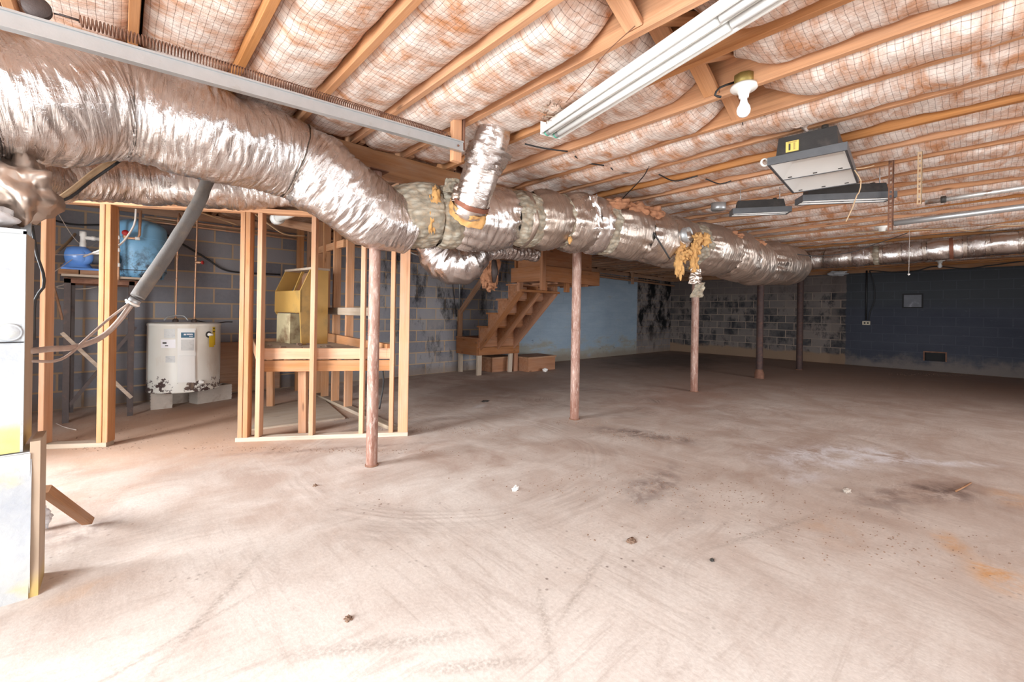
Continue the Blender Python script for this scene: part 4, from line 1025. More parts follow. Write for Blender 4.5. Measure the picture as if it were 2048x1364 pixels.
# ------------------------------------------------------------------ steel stand with pressure tank and pump
sA, sB = gnd(123, 838), gnd(262, 822); yS, yE = 6.05, 6.62; xA, xB = aty(128, 600, yS).x, aty(269, 600, yS).x; zs = aty(150, 553, yS).z
t = thing('pump_stand', 'dark angle-iron stand with crossed braces carrying the blue tank and pump', 'stand', ((xA + xB) / 2, yS, 0))
def angle(p0, p1, w_, parent, name, mat, fx=1, fy=1):
    p0, p1 = Vector(p0), Vector(p1); z = (p1 - p0).normalized(); x = Vector((0, 1, 0)).cross(z)
    if x.length < .1: x = Vector((1, 0, 0))
    x.normalize(); y = z.cross(x); L = (p1 - p0).length
    Mt = Matrix.Translation(p0) @ Matrix((x, y, z)).transposed().to_4x4(); m = MB()
    m.box((0 if fx > 0 else -w_, -.002, 0), (w_ if fx > 0 else 0, .003, L), Mt); m.box((-.002, 0 if fy > 0 else -w_, 0), (.003, w_ if fy > 0 else 0, L), Mt)
    return m.build(name, mat, parent)
for x in (xA, xB):
    for y in (yS, yE): angle((x, y, 0), (x, y, zs - .02), .045, t, 'leg', M['iron'], 1 if x == xA else -1, 1 if y == yS else -1)
for y in (yS, yE): angle((xA, y, zs - .02), (xB + .03, y, zs - .02), .045, t, 'top_rail', M['rust'], 1, -1)
for x in (xA, xB): angle((x, yS, zs - .02), (x, yE, zs - .02), .04, t, 'top_rail', M['rust'])
m = MB(); m.box((xA - .02, yS - .02, zs), (xB + .06, yE + .02, zs + .022)); m.build('shelf_board', M['greywood'], t)
angle((xA, yS - .005, 1.02 - .12), (xB, yS - .005, .20), .03, t, 'cross_brace', M['greywood'])
angle((xA, yS + .01, .12), (xB, yS + .01, .95), .03, t, 'cross_brace', M['iron'])
ztk = zs + .024
cT = aty(279, 500, 6.34); rT = .24
t = thing('pressure_tank', 'light blue pressure tank with rust spots standing on the steel stand', 'tank', (cT.x, cT.y, ztk))
zt_ = aty(279, 440, 6.34).z
Ht = zt_ - ztk
m = MB(); bs = Vector((cT.x, cT.y, ztk)); pr = [(0, 0), (rT * .88, 0), (rT * .9, .03), (rT * .97, .06), (rT, .09)]
for f in (.30, .31, .62, .63): pr.append((rT * (1.0 if f in (.30, .63) else 1.012), Ht * f))
pr += [(rT, Ht - .12)] + [(rT * math.cos(a), Ht - .12 + .12 * math.sin(a)) for a in (.3, .6, .9, 1.2, 1.5)] + [(0, Ht)]
m.lathe(bs, pr, 56); m.build('tank_body', M['tank'], t)
for f in (.12, .31, .66):
    m = MB(); m.lathe(bs + Vector((0, 0, Ht * f)), [(rT, -.004), (rT * 1.012, 0), (rT, .004)], 56); m.build('weld_seam', M['ink'] if f < .5 else M['tank'], t)
# jet pump on timber offcuts
pp = aty(160, 530, 6.2); zpu = zs + .022
t = thing('timber_offcuts', 'pair of reddish wood offcuts under the blue pump', 'blocks', (pp.x, 6.2, zpu))
for k in (-1, 1):
    m = MB(); x = pp.x + k * .075; m.box((x - .07, 6.12, zpu), (x + .07, 6.30, zpu + .05)); m.build('offcut', M['oldwood'], t)
zq = zpu + .052; px_ = pp.x
t = thing('jet_pump', 'glossy blue jet pump with white pipe stub beside the blue tank', 'pump', (px_, 6.2, zq))
m = MB(); m.box((px_ - .13, 6.13, zq), (px_ + .15, 6.28, zq + .02)); m.lathe((px_ - .02, 6.2, zq + .02), [(.12, 0), (.10, .03), (.09, .05)], 24); m.build('base_plate', M['bluepump'], t)
m = MB(); cz = zq + .135; m.lathe((px_ - .10, 6.2, cz), [(0, 0), (.06, .002), (.095, .02), (.105, .06), (.105, .14), (.09, .165), (.06, .175), (.055, .20)], 36, (1, -.25, 0)); m.build('volute_casing', M['bluepump'], t)
m = MB(); m.lathe((px_ - .09, 6.15, cz + .02), [(0, -.01), (.05, 0), (.085, .02), (.09, .05), (.09, .10)], 28, (.2, -1, 0)) if 0 else m.lathe((px_ + .02, 6.08, cz), [(0, 0), (.05, .003), (.082, .02), (.088, .05), (.088, .12)], 28, (0, 1, 0)); m.build('pump_head', M['bluepump'], t)
m = MB(); m.lathe((px_ + .08, 6.17, cz), [(.05, 0), (.066, .005), (.066, .20), (.05, .215), (0, .215)], 28, (1, -.1, 0)); m.build('motor', M['blackgrey'], t)
m = MB(); m.lathe((px_ + .10, 6.13, cz + .045), [(.02, 0), (.022, .002), (.022, .14), (0, .142)], 18, (1, -.05, 0)); m.build('motor_band', M['white_metal'], t)
m = MB(); m.lathe((px_ + .02, 6.18, cz + .09), [(.026, 0), (.026, .06), (.022, .062), (.022, .12), (.027, .122), (.027, .17), (.0, .172)], 20); o = m.build('discharge_pipe', M['pvc'], t)
m = MB(); m.lathe((px_ + .02, 6.18, cz + .20), [(.022, 0), (.018, .03), (.018, .06), (.023, .062), (.023, .09), (.018, .092), (.018, .34)], 18, (1, .12, 0)); m.build('elbow_pipe', M['pvc'], o)
# valve tree left of the tank
px0 = aty(236, 500, 6.05).x
pA = [aty(236, 562, 6.02), aty(236, 500, 6.02), aty(235.5, 416, 6.02)]
t3 = pipe('riser_pipe', pA, .013, M['copper'], 'crusted copper riser pipe beside the blue tank', 'pipe', [(aty(236, y, 6.02), pA[-1], .04) for y in (475, 500, 530)], M['pvc'])
q = [aty(281, 421, 6.04), aty(279, 470, 6.04), aty(275, 477, 6.04), aty(250, 476, 6.04)]
t4 = pipe('valve_pipe', q, .013, M['copper'], 'dull copper drop pipe with red valve in front of the blue tank', 'pipe', [(q[2], q[3], .04)], M['pvc'], step=None)
v = aty(251, 466, 6.0); m = MB(); m.lathe(v, [(0, 0), (.03, .002), (.03, .012), (0, .014)], 14, (0, -1, .2)); m.build('valve_handle', M['redvalve'], t4)
m = MB(); m.lathe(v + Vector((0, .04, -.05)), [(.02, 0), (.024, .02), (.012, .06)], 12); m.build('valve_body', M['copper'], t4)

# ------------------------------------------------------------------ wooden staircase
SX0, SX1 = 4.86, 5.74; N0, RUN, RISE, ZL = 6.17, .262, .245, .67
t = thing('staircase', 'unpainted wooden basement stairs rising from the low landing toward the joists', 'stairs', (SX0, N0, ZL))
for x in (SX0 + .02, (SX0 + SX1) / 2, SX1 - .02):
    pr = []
    for k in range(4):
        y = N0 - RUN * k; z = ZL + RISE * (k + 1) - .03
        pr += [(y, z - RISE + .03 if k == 0 else z - RISE), (y, z)]
    yend = N0 - RUN * 4; pr += [(yend, z)]
    low = lambda y: ZL + RISE + (N0 - y) * RISE / RUN - .40
    pr += [(yend - .02, low(yend - .02)), (N0, low(N0) + .0)]
    m = MB(); lo = [(x - .019, y, z) for y, z in pr]; hi = [(x + .019, y, z) for y, z in pr]; n = len(pr)
    # the saw-tooth stringer, split in convex slices so it shades cleanly
    for k in range(4):
        ya, yb_ = N0 - RUN * k, N0 - RUN * (k + 1); zt2 = ZL + RISE * (k + 1) - .03
        m.hexa([(x - .019, ya, low(ya)), (x + .019, ya, low(ya)), (x + .019, yb_, low(yb_)), (x - .019, yb_, low(yb_))], [(x - .019, ya, zt2), (x + .019, ya, zt2), (x + .019, yb_, zt2), (x - .019, yb_, zt2)])
    m.build('stringer', M['stair'], t)
    board('stringer_batten', (x, N0 + .0, low(N0) - .02), (x, N0 - RUN * 4 - .05, low(N0 - RUN * 4 - .05) - .02), .04, .085, M['stair'], t, face=(0, 0, 1))
for k in range(4):
    y = N0 - RUN * k; z = ZL + RISE * (k + 1)
    board('tread', (SX0 - .03, y - RUN / 2 + .02, z - .015), (SX1 + .02, y - RUN / 2 + .02, z - .015), RUN + .03, .03, M['stair'], t)
    board('riser', (SX0 - .01, y - .012, z - RISE / 2 - .015), (SX1 + .0, y - .012, z - RISE / 2 - .015), .02, RISE - .03, M['stair'], t)
board('ledger', (SX0 - .02, 5.06, 1.53), (SX1 + .02, 5.06, 1.53), .09, .04, M['stair'], t)
t = thing('lower_landing', 'low wooden stair landing box on short legs against the block wall', 'landing', (SX0, 6.17, 0))
for z in (.44, .59): board('apron_board', (SX0 - .02, 6.16, z), (SX1 + .12, 6.16, z), .038, .145, M['stair'], t)
board('apron_board', (SX0 - .02, 6.18, .515), (SX0 - .02, 6.83, .515), .038, .30, M['stair'], t)
board('apron_board', (SX1 + .12, 6.18, .515), (SX1 + .12, 6.83, .515), .038, .30, M['stair'], t)
m = MB(); m.box((SX0 - .04, 6.14, .665), (SX1 + .14, 6.86, .69)); m.build('deck_board', M['stair'], t)
for x, y, w_ in ((SX0 + .03, 6.20, .10), (SX1 - .08, 6.20, .09), (SX1 + .09, 6.22, .10), (SX0 + .03, 6.78, .09), (SX1 + .09, 6.78, .09)):
    board('leg', (x, y, 0), (x + (.03 if abs(x - SX1 + .08) < .01 else 0), y, .62), .045, w_, M['greywood'] if x < SX1 else M['stair'], t, face=(1, 0, 0))
t = thing('handrail', 'dark wooden handrail post and sloping rail beside the stair landing', 'handrail', (SX0, 6.8, .67))
board('newel', (SX0 + .02, 6.80, .60), (SX0 + .02, 6.80, 1.20), .04, .10, M['oldwood'], t, face=(1, 0, 0))
board('rail', (SX0 + .02, 6.80, 1.16), (SX0 + .02, 5.95, 1.92), .04, .10, M['oldwood'], t)
t = thing('upper_landing', 'boxed wooden landing frame at the head of the stairs under the joists', 'landing', (4.82, 4.55, 1.9))
board('rim_board', (4.82, 5.26, 1.785), (4.82, 4.58, 1.785), .038, .24, M['stair'], t)
board('rim_board', (4.84, 4.55, 1.785), (6.27, 4.55, 1.785), .038, .24, M['stair'], t)
board('rim_board', (6.25, 4.57, 1.785), (6.25, 5.26, 1.785), .038, .24, M['stair'], t)
board('rim_board', (4.84, 5.24, 1.785), (6.25, 5.24, 1.785), .038, .24, M['stair'], t)
m = MB(); m.box((4.84, 4.57, 1.88), (6.23, 5.22, 1.90)); m.build('deck_board', M['stair'], t)
board('corner_post', (4.80, 4.53, 1.52), (4.80, 4.53, 2.38), .05, .09, M['stair'], t, face=(1, 0, 0))
board('fascia_board', (4.90, 4.62, 2.14), (6.13, 4.62, 2.14), .03, .48, M['stair'], t)
board('fascia_board', (4.88, 5.2, 2.14), (4.88, 4.64, 2.14), .03, .48, M['stair'], t)
for x, y in ((4.88, 5.12), (5.74, 5.12), (4.95, 4.64), (5.5, 4.64)): board('post_stub', (x, y, 1.52), (x, y, 1.68), .06, .09, M['stair'], t, face=(1, 0, 0))
for x in (5.2, 5.6, 6.0): board('cleat', (x, 4.60, 1.655), (x, 5.2, 1.655), .06, .03, M['stair'], t)
board('hanger_strut', (4.86, 5.18, 1.91), (4.86, 5.18, 2.38), .09, .04, M['stair'], t, face=(0, 1, 0))
t = thing('step_box', 'low dark wooden step box on the floor behind the landing legs', 'step', (6.1, 6.0, 0))
m = MB(); m.box((5.93, 5.95, .0), (6.72, 5.975, .26)); m.box((5.93, 6.45, 0), (6.72, 6.475, .26)); m.box((6.70, 5.975, 0), (6.72, 6.45, .26)); m.box((5.93, 5.975, 0), (5.95, 6.45, .26)); m.box((5.33, 6.34, 0), (5.93, 6.36, .26)); m.box((5.33, 6.36, 0), (5.35, 6.70, .26)); m.build('side_board', M['stair'], t)
m = MB(); m.box((5.91, 5.93, .26), (6.74, 6.49, .29)); m.box((5.31, 6.32, .26), (5.91, 6.72, .29)); m.build('top_board', M['oldwood'], t)
o = tuft('foam_lump', gnd(1083, 742) + Vector((0, -.1, .03)), .05, .05, .035, M['white_bit'], 3); tag(o, 'small pale lump on the floor right of the step box', 'lump')
# ragged brown insulation strip hanging by the stairs
t = thing('hanging_insulation', 'ragged orange-brown insulation piece hanging beside the foil bend and stairs', 'insulation', at(980, 510, 5.4))
m = MB(); m.tube(cat([at(986, 478, 5.4), at(982, 530, 5.4), at(974, 560, 5.4), at(972, 578, 5.4)], .03), [.05 + .05 * math.sin(PI * i / 20) for i in range(len(cat([at(986, 478, 5.4), at(982, 530, 5.4), at(974, 560, 5.4), at(972, 578, 5.4)], .03)))], 14)
for v in m.v: v += Vector((nz(v.x * 12, v.y * 12, v.z * 12), nz(v.y * 12, v.z * 9, v.x * 11), nz(v.z * 9, 3, v.x * 9))) * .045
m.build('batt_shreds', M['fiber_brown'], t)
for (px, py, sx_, sz_, sd) in ((972, 535, .045, .10, 1), (976, 562, .06, .09, 2), (990, 548, .035, .13, 3), (982, 572, .06, .045, 4), (968, 556, .035, .08, 5)):
    tuft('fiber_shred', at(px, py, 5.36), sx_, .05, sz_, M['fiber_brown'], sd, t, .6)
m = MB(); m.tube([at(988, 520, 5.32), at(990, 545, 5.32), at(988, 566, 5.34)], [.03, .045, .02], 12)
for v in m.v: v += Vector((nz(v.x * 12, v.y * 12, v.z * 12), 0, nz(v.z * 9, 3, v.x * 9))) * .02
m.build('dark_opening', M['iron'], t)  # dark lump stands in for the shaded opening in the shreds

# ------------------------------------------------------------------ fluorescent fixture
p0 = atz(1101, 263, 2.325); p1 = atz(1502, 0, 2.325); fx = (p1 - p0).normalized(); fy = Vector((fx.y, -fx.x, 0))
if fy.dot(RGT) < 0: fy = -fy
fz = Vector((0, 0, 1)); FM = Matrix.Translation(p0) @ Matrix((fx, fy, fz)).transposed().to_4x4(); FL = 2.44
t = thing('fluorescent_fixture', 'long white two-tube fluorescent light hanging under the joists', 'ceiling light', p0)
prof = [(-.078, -.030), (-.070, -.030), (-.052, .004), (-.014, .004), (0, -.024), (.014, .004), (.052, .004), (.070, -.030), (.078, -.030), (.078, -.026), (.058, .012), (.04, .05), (-.04, .05), (-.058, .012), (-.078, -.026)]
m = MB(); vs = [FM @ Vector((x, y, z)) for x in (0, FL) for y, z in prof]; n = len(prof)
fs = [(i, (i + 1) % n, n + (i + 1) % n, n + i) for i in range(n)]; m.add(vs, fs); m.build('reflector', M['white_metal'], t)
for x in (0, FL):
    m = MB(); m.box((x - .002, -.076, -.034), (x + .002, .076, .05), FM); m.build('end_plate', M['white_metal'], t)
M['green'] = simple('green_plastic', (.05, .35, .22), .5, 0, .1, 10, 0)
for y in (-.034, .034):
    for x in (.012, FL - .03):
        m = MB(); m.lathe(FM @ Vector((x, y, -.020)), [(.0, 0), (.0205, 0), (.0205, .007), (0, .008)], 20, fx); so = m.build('lamp_socket', M['green'], t)
    for k in range(2):
        m = MB(); m.lathe(FM @ Vector((.02 + k * 1.21, y, -.020)), [(0, 0), (.019, .001), (.019, 1.195), (0, 1.196)], 28, fx); m.build('fluorescent_tube', M['tube_glass'], t)
for y in (-.034, .034):
    m = MB(); m.lathe(FM @ Vector((.022, y, -.020)), [(.0192, 0), (.0196, .002), (.0196, .03), (.0192, .032)], 24, fx); m.build('tube_cap', M['galv'], t)
for x in (.25, 1.9):
    m = MB(); m.box((x, -.01, .05), (x + .03, .01, .075), FM); m.build('mounting_strap', M['galv'], t)
wire('hanging_wire', [atz(1270, 52, 2.37), atz(1213, 105, 2.35), atz(1175, 155, 2.34), atz(1132, 205, 2.36)], .0022, M['rust'], 'thin dark wire running diagonally down to the fluorescent fixture', 'wire', seg=5)
nst = thing('bird_nest_debris', 'tangled straw clump stuck above the end of the fluorescent fixture', 'nest', atz(1100, 222, 2.38))
for k in range(26):
    a = atz(1090 + random.uniform(-4, 32) , 240 - random.uniform(0, 34), 2.375); a.z = 2.36 + random.uniform(-.01, .03)
    m = MB(); b = a + Vector((random.uniform(-.04, .04), random.uniform(-.06, .06), random.uniform(-.015, .01))); c = (a + b) / 2 + Vector((random.uniform(-.02, .02), random.uniform(-.02, .02), -.01))
    m.tube(cat([a, c, b], .012), .0022, 4); m.build('straw', M['dirt'] if k % 2 else M['greywood'], nst)

# ------------------------------------------------------------------ bulb on a brass box
bx = at(1488, 168, 2.30); t = thing('bare_bulb_fixture', 'bare white bulb in a round porcelain holder under a brass junction box', 'light', bx)
m = MB(); m.lathe(bx + Vector((0, 0, -.01)), [(0, 0), (.052, 0), (.052, .055), (0, .056)], 8); m.build('junction_box', M['brass'], t)
m = MB(); m.box((bx.x + .045, bx.y - .02, bx.z), (bx.x + .085, bx.y + .02, bx.z + .012)); m.build('box_clamp', M['brass'], t)
m = MB(); m.lathe(bx + Vector((0, 0, -.012)), [(0, 0), (.066, 0), (.068, -.012), (.060, -.020), (.034, -.028), (.026, -.045), (.024, -.062), (.02, -.064), (0, -.064)], 40); m.build('porcelain_holder', M['porcelain'], t)
m = MB(); m.lathe(bx + Vector((0, 0, -.072)), [(.016, 0), (.017, -.018), (.021, -.034), (.031, -.052), (.0345, -.07), (.031, -.088), (.02, -.102), (.008, -.107), (0, -.108)], 36); m.build('bulb', M['bulb'], t)
wire('box_cable', [at(1468, 165, 2.32), at(1440, 175, 2.3), at(1430, 190, 2.3), at(1442, 194, 2.3)], .006, M['wire'], 'short dark cable looping out left of the brass junction box', 'cable')
for (a, b, lab) in (((1506, 228), (1530, 232), 'dark bent nail to the right of the bare bulb'), ((1482, 236), (1486, 251), 'dark hanging nail just below the bare bulb')):
    wire('bent_nail', [atz(*a, 2.43), atz(*b, 2.385)], .003, M['iron'], lab, 'nail', seg=6)
for (a, b, lab) in (((1438, 255), (1445, 259), 'small dark nail in the joist left below the bulb'), ((1587, 205), (1594, 216), 'small dark nail in the joist right of the bulb')):
    p = atz(*a, 2.42); wire('bent_nail', [p, atz(*b, 2.405)], .0025, M['iron'], lab, 'nail', seg=6)

# ------------------------------------------------------------------ black box lights
def blackbox(q, zb, lab, sticker=None, tilt=0, H=.13):
    """q: four pixels of the lower rim, near-left, near-right, far-right, far-left"""
    c = [atz(*p, zb) for p in q]; o = (c[0] + c[1] + c[2] + c[3]) / 4
    ex = ((c[1] + c[2]) - (c[0] + c[3])); w_ = ex.length / 2; ex.normalize(); ey0 = ((c[2] + c[3]) - (c[0] + c[1])); d_ = ey0.length / 2; ey0n = ey0.normalized(); p_ = Vector((ey0n.y, -ey0n.x, 0)); p_ = p_ if p_.dot(ex) > 0 else -p_; ex = (ex + p_).normalized(); ey = Vector((-ex.y, ex.x, 0))
    if ey.dot(ey0) < 0: ey = -ey
    Mt = Matrix.Translation(o) @ Matrix((ex, ey, Vector((0, 0, 1)))).transposed().to_4x4()
    if tilt: Mt = Mt @ Matrix.Rotation(tilt, 4, 'Y')
    a, b = w_ / 2, d_ / 2; t = thing('box_light', lab, 'ceiling light', o, 'black box lights under the joists')
    m = MB(); f = .028
    m.box((-a, -b, -.0), (a, -b + .012, .05), Mt); m.box((-a, b - .012, 0), (a, b, .05), Mt); m.box((-a, -b + .012, 0), (-a + .012, b - .012, .05), Mt); m.box((a - .012, -b + .012, 0), (a, b - .012, .05), Mt)
    m.build('rim_frame', M['blackgrey'], t)
    m = MB(); s_ = .045
    lo = [Mt @ Vector(p) for p in ((-a + s_, -b + .02, .05), (a - s_, -b + .02, .05), (a - s_, b - .02, .05), (-a + s_, b - .02, .05))]
    hi = [Mt @ Vector(p) for p in ((-a + s_ + .01, -b + .04, H), (a - s_ - .01, -b + .04, H), (a - s_ - .01, b - .04, H), (-a + s_ + .01, b - .04, H))]
    m.add(lo + hi, [(4, 5, 6, 7), (0, 1, 5, 4), (1, 2, 6, 5), (2, 3, 7, 6), (3, 0, 4, 7)]); m.build('housing', M['black'], t)
    for k, (y0_, y1_) in enumerate(((-b + .014, -.006), (.006, b - .014))):
        m = MB(); x0_, x1_ = -a + .014, a - .014
        lo = [Mt @ Vector(p) for p in ((x0_, y0_, .004), (x1_, y0_, .004), (x1_, y1_, .004), (x0_, y1_, .004))]
        ym = (y0_ + y1_) / 2; hi = [Mt @ Vector(p) for p in ((x0_ + .09, y0_ + .02, .047), (x1_ - .02, y0_ + .02, .047), (x1_ - .02, ym, .047), (x0_ + .09, ym, .047))]
        m.add(lo + hi, [(4, 5, 6, 7), (0, 1, 5, 4), (1, 2, 6, 5), (2, 3, 7, 6), (3, 0, 4, 7)]); r_ = m.build('reflector_pan', M['white_metal'], t)
        for j in (.12, .5, .86):
            x = x0_ + (x1_ - x0_) * j; m = MB(); m.box((x - .012, y1_ - .028, .006), (x + .012, y1_ - .016, .016), Mt); m.build('clip', M['ink'], r_)
    m = MB(); m.box((-a + .012, -.006, .001), (a - .012, .006, .012), Mt); m.build('divider_bar', M['blackgrey'], t)
    m = MB(); m.lathe(Mt @ Vector((a - s_ - .07, -b + .05, H)), [(.018, 0), (.018, .02), (0, .021)], 14); m.build('cable_gland', M['ink'], t)
    if sticker:
        x = (-a + s_ + .09) if sticker > 0 else (a - s_ - .09); m = MB(); m.box((x - .035, -b + .017, .065), (x + .035, -b + .03, .132), Mt); s_o = m.build('sticker', M['sticker'], t, ); s_o['label'] = 'yellow warning sticker'
        for dx in (-.014, .012):
            m = MB(); m.box((x + dx - .005, -b + .0155, .075), (x + dx + .005, -b + .0175, .118), Mt); m.build('sticker_print', M['ink'] if dx < 0 else M['brass'], s_o)
        m = MB(); m.box((x - .025, -b + .0155, .122), (x + .025, -b + .0175, .127), Mt); m.build('sticker_print', M['brass'], s_o)
    m = MB()
    for x, y in ((-a + .08, 0), (a - .08, 0)): 
        m2 = MB(); m2.tube([Mt @ Vector((x, y, H)), Mt @ Vector((x, y, max(H + .01, 2.38 - zb)))], .003, 5); m2.build('hanger_wire', M['galv'], t)
    return t, Mt, a, b
tb, Mt, a_, b_ = blackbox(((1511, 333), (1667, 309), (1741, 365), (1603, 382)), 2.15, 'largest black box light with white reflector pans and yellow sticker', 1, 0, .175)
m = MB(); m.lathe(Mt @ Vector((-a_ - .02, -b_ + .02, .03)), [(.018, -.006), (.018, .006), (.028, .006), (.028, -.006), (.018, -.006)], 16, FWD); m.build('hook_ring', M['pvc'], tb)
blackbox(((1600, 404), (1768, 411), (1755, 401), (1625, 396)), 2.12, 'dark box light half hidden behind the largest black box light')
blackbox(((1454, 432), (1582, 431), (1566, 425), (1476, 425)), 2.13, 'small black box light with yellow sticker nearest the trunk duct', -1)
# loose cord dangling from the largest box light
wire('loose_cord', [at(1709, 340, 2.75), at(1722, 362, 2.75), at(1718, 385, 2.75), at(1714, 390, 2.75), at(1705, 415, 2.75), at(1692, 443, 2.75)], .0035, M['tan_wire'], 'knotted tan cord dangling below the largest black box light', 'cord')
wire('loose_cord', [at(1712, 337, 2.76), at(1728, 336, 2.76), at(1748, 331, 2.76)], .003, M['tan_wire'], 'short tan wire end sticking out beside the largest box light', 'cord')
p = atz(1437, 411, 2.36); m = MB(); m.lathe(p + Vector((0, 0, -.05)), [(0, 0), (.07, 0), (.075, .01), (.075, .075), (0, .076)], 32)
tag(m.build('round_junction_cap', M['galv'], base=p), 'round grey metal cap between joists left of the small box light', 'cap')

# ------------------------------------------------------------------ garage door track with tension spring
YT = 2.20; e1 = aty(926, 293, YT); e0 = aty(-60, 4, YT); zt_ = e1.z
e0 = Vector((e0.x, YT, e1.z + 0.0 * (e0.z - e1.z))); 
za = aty(5, 33, YT).z; e0.z = za + (za - e1.z) * .06
t = thing('door_track', 'galvanised garage door track slanting across the top left of the view', 'track', e1)
dx = (e1 - e0).normalized(); dzv = Vector((0, 1, 0)).cross(dx) * -1
TM = Matrix.Translation(e1) @ Matrix((dx, Vector((0, 1, 0)), dx.cross(Vector((0, 1, 0))))).transposed().to_4x4(); L = (e1 - e0).length
m = MB()
m.box((-L, -.002, -.030), (0, .002, .030), TM); m.box((-L, .002, .026), (0, .035, .030), TM); m.box((-L, .002, -.030), (0, .030, -.026), TM); m.box((-L, -.012, -.034), (0, .0, -.030), TM)
m.box((-L, -.010, .022), (0, -.002, .030), TM); m.build('track_channel', M['galv'], t)
m = MB(); m.lathe(TM @ Vector((-.04, -.004, -.005)), [(0, .006), (.007, .004), (.007, 0)], 10, (0, -1, 0)); m.build('bolt', M['rust'], t)
p = at(912, 245, 2.72); pb = at(914, 322, 2.66)
board('hanger_block', Vector((e1.x - .02, YT + .05, e1.z - .09)), Vector((e1.x - .02, YT + .05, ZJ + .1)), .04, .065, M['wood'], t, face=(1, 0, 0))
board('hanger_strap', Vector((e1.x + .03, YT + .04, e1.z + .0)), Vector((e1.x + .03, YT + .04, ZJ + .1)), .02, .02, M['rust'], t, face=(1, 0, 0))
s0_, s1_ = aty(158, 41, YT + .06), aty(893, 271, YT + .06); ax = (s1_ - s0_); LS = ax.length; ax.normalize(); u_ = Vector((0, 1, 0)); v_ = ax.cross(u_)
t = thing('tension_spring', 'long coiled rusty tension spring stretched above the garage door track', 'spring', s1_)
turns = 150; m = MB(); pts = []
for i in range(turns * 10 + 1):
    a = 2 * PI * i / 10; pts.append(s0_ + ax * (LS * i / (turns * 10)) + (u_ * math.cos(a) + v_ * math.sin(a)) * .019)
m.tube(pts, .0024, 5); m.build('coil', M['rust'], t)
for p in (s0_, s1_):
    m = MB(); m.tube([p, p + ax * (.05 if p == s1_ else -.05)], .004, 6); m.build('end_hook', M['iron'], t)
pl = aty(74, 16, YT + .06); m = MB(); m.lathe(pl - Vector((0, .012, 0)), [(0, 0), (.036, 0), (.038, .003), (.032, .012), (.038, .021), (.036, .024), (0, .024)], 32, (0, 1, 0)); m.build('pulley', M['iron'], t)
m = MB(); m.tube([pl + Vector((.04, 0, .0)), s0_ - ax * .04], .003, 5); m.build('cable', M['iron'], t)

# ------------------------------------------------------------------ right side: hanging perforated angles and door tracks
def perf(px, y0_, y1_, x_, w_, mat, lab):
    a, b = atx(px, y0_, x_), atx(px - 4, y1_, x_); t = thing('perforated_angle', lab, 'angle', a, 'perforated hanger angles'); Lz = a.z - b.z + .02; n = int(Lz / .035)
    for side in (0, 1):
        m = MB()
        B = (lambda u0, u1, z0, z1: m.box((a.x, a.y + u0, b.z + z0), (a.x + .002, a.y + u1, b.z + z1))) if side == 0 else (lambda u0, u1, z0, z1: m.box((a.x + u0, a.y, b.z + z0), (a.x + u1, a.y + .002, b.z + z1)))
        B(0, w_ * .3, 0, Lz); B(w_ * .7, w_, 0, Lz)
        for k in range(n + 1):
            z = Lz * k / n; B(w_ * .3, w_ * .7, max(0, z - .008), min(Lz, z + .008))
        m.build('flange', mat, t)
    return t
perf(1788, 318, 462, 4.42, .032, M['rust'], 'rusty perforated angle hanging from a joist right of the box lights')
perf(1845, 300, 408, 4.30, .026, M['oldwood'] if 0 else M['tan_wire'], 'tan-rusted perforated strap holding the mottled upper pipe')
a, b = atx(1788, 447, 4.44), atx(2060, 412, 4.44); b = a + (b - a) * 3
t = pipe('track_rail', [a, b], .021, M['galv'], 'smooth silver rail hanging below the joists at the right', 'rail', step=.3)
a, b = atx(1850, 405, 4.32), atx(2048, 375, 4.32); b = a + (b - a) * 3
M['mottled'] = simple('mottled_galvanised', (.60, .60, .58), .4, .7, .1, 16, .2, (.30, .18, .12), (.48, .6))
t = pipe('track_rail', [a, b], .017, M['mottled'], 'mottled rusty rail above the smooth silver one', 'rail', [(atx(1887, 399, 4.32), b, .03)], M['ink'], step=.3)
wire('ceiling_cable', [atz(*p, 2.372) for p in ((1497, 480), (1560, 475), (1640, 470), (1700, 466), (1762, 463), (1830, 460), (1900, 458), (1950, 462), (1990, 452), (2048, 450))] + [atz(2048, 450, 2.372) + Vector((0, -.8, 0))], .007, M['tan_wire'], 'wavy pale cable stapled under the joists above the small duct', 'cable')
for (px, py, z, lab) in ((1764, 455, 2.372, 'white porcelain lampholder on the pale cable under the joists'), (1880, 522, 2.36, 'white lampholder with a bulb close to the dark blue wall')):
    p = atz(px, py, z); t = thing('lampholder', lab, 'lampholder', p, None)
    m = MB(); m.lathe(p, [(0, .012), (.075, .012), (.075, -.002), (.04, -.012), (.035, -.05), (0, -.052)], 24); m.build('holder_body', M['porcelain'], t)
    if px > 1800: m = MB(); m.lathe(p + Vector((0, 0, -.05)), [(.02, 0), (.034, -.04), (.036, -.06), (.02, -.09), (0, -.092)], 20); m.build('bulb', M['bulb'], t)
p = atz(1819, 460, 2.36); q = Vector((p.x, p.y, atx(1815, 545, p.x).z)); q = at(1815, 548, (p - CAM).dot(FWD)); q = Vector((p.x, p.y, q.z))
t = thing('pull_string', 'thin pull string with white knob hanging before the dark blue wall', 'string', p); m = MB(); m.tube([p, q], .0022, 5); m.build('string', M['white_wire'], t); m = MB(); m.lathe(q, [(0, .01), (.012, .004), (.014, -.008), (0, -.02)], 14); m.build('knob', M['white_bit'], t)
wire('drooping_cable', [at(1496, 474, 5.5)] + [at(px, py, 5.9) for px, py in ((1540, 500), (1590, 508), (1640, 512), (1700, 505), (1740, 492), (1790, 475), (1815, 466))], .006, M['wire'], 'thin black cable drooping across the joint of trunk and small duct', 'cable')
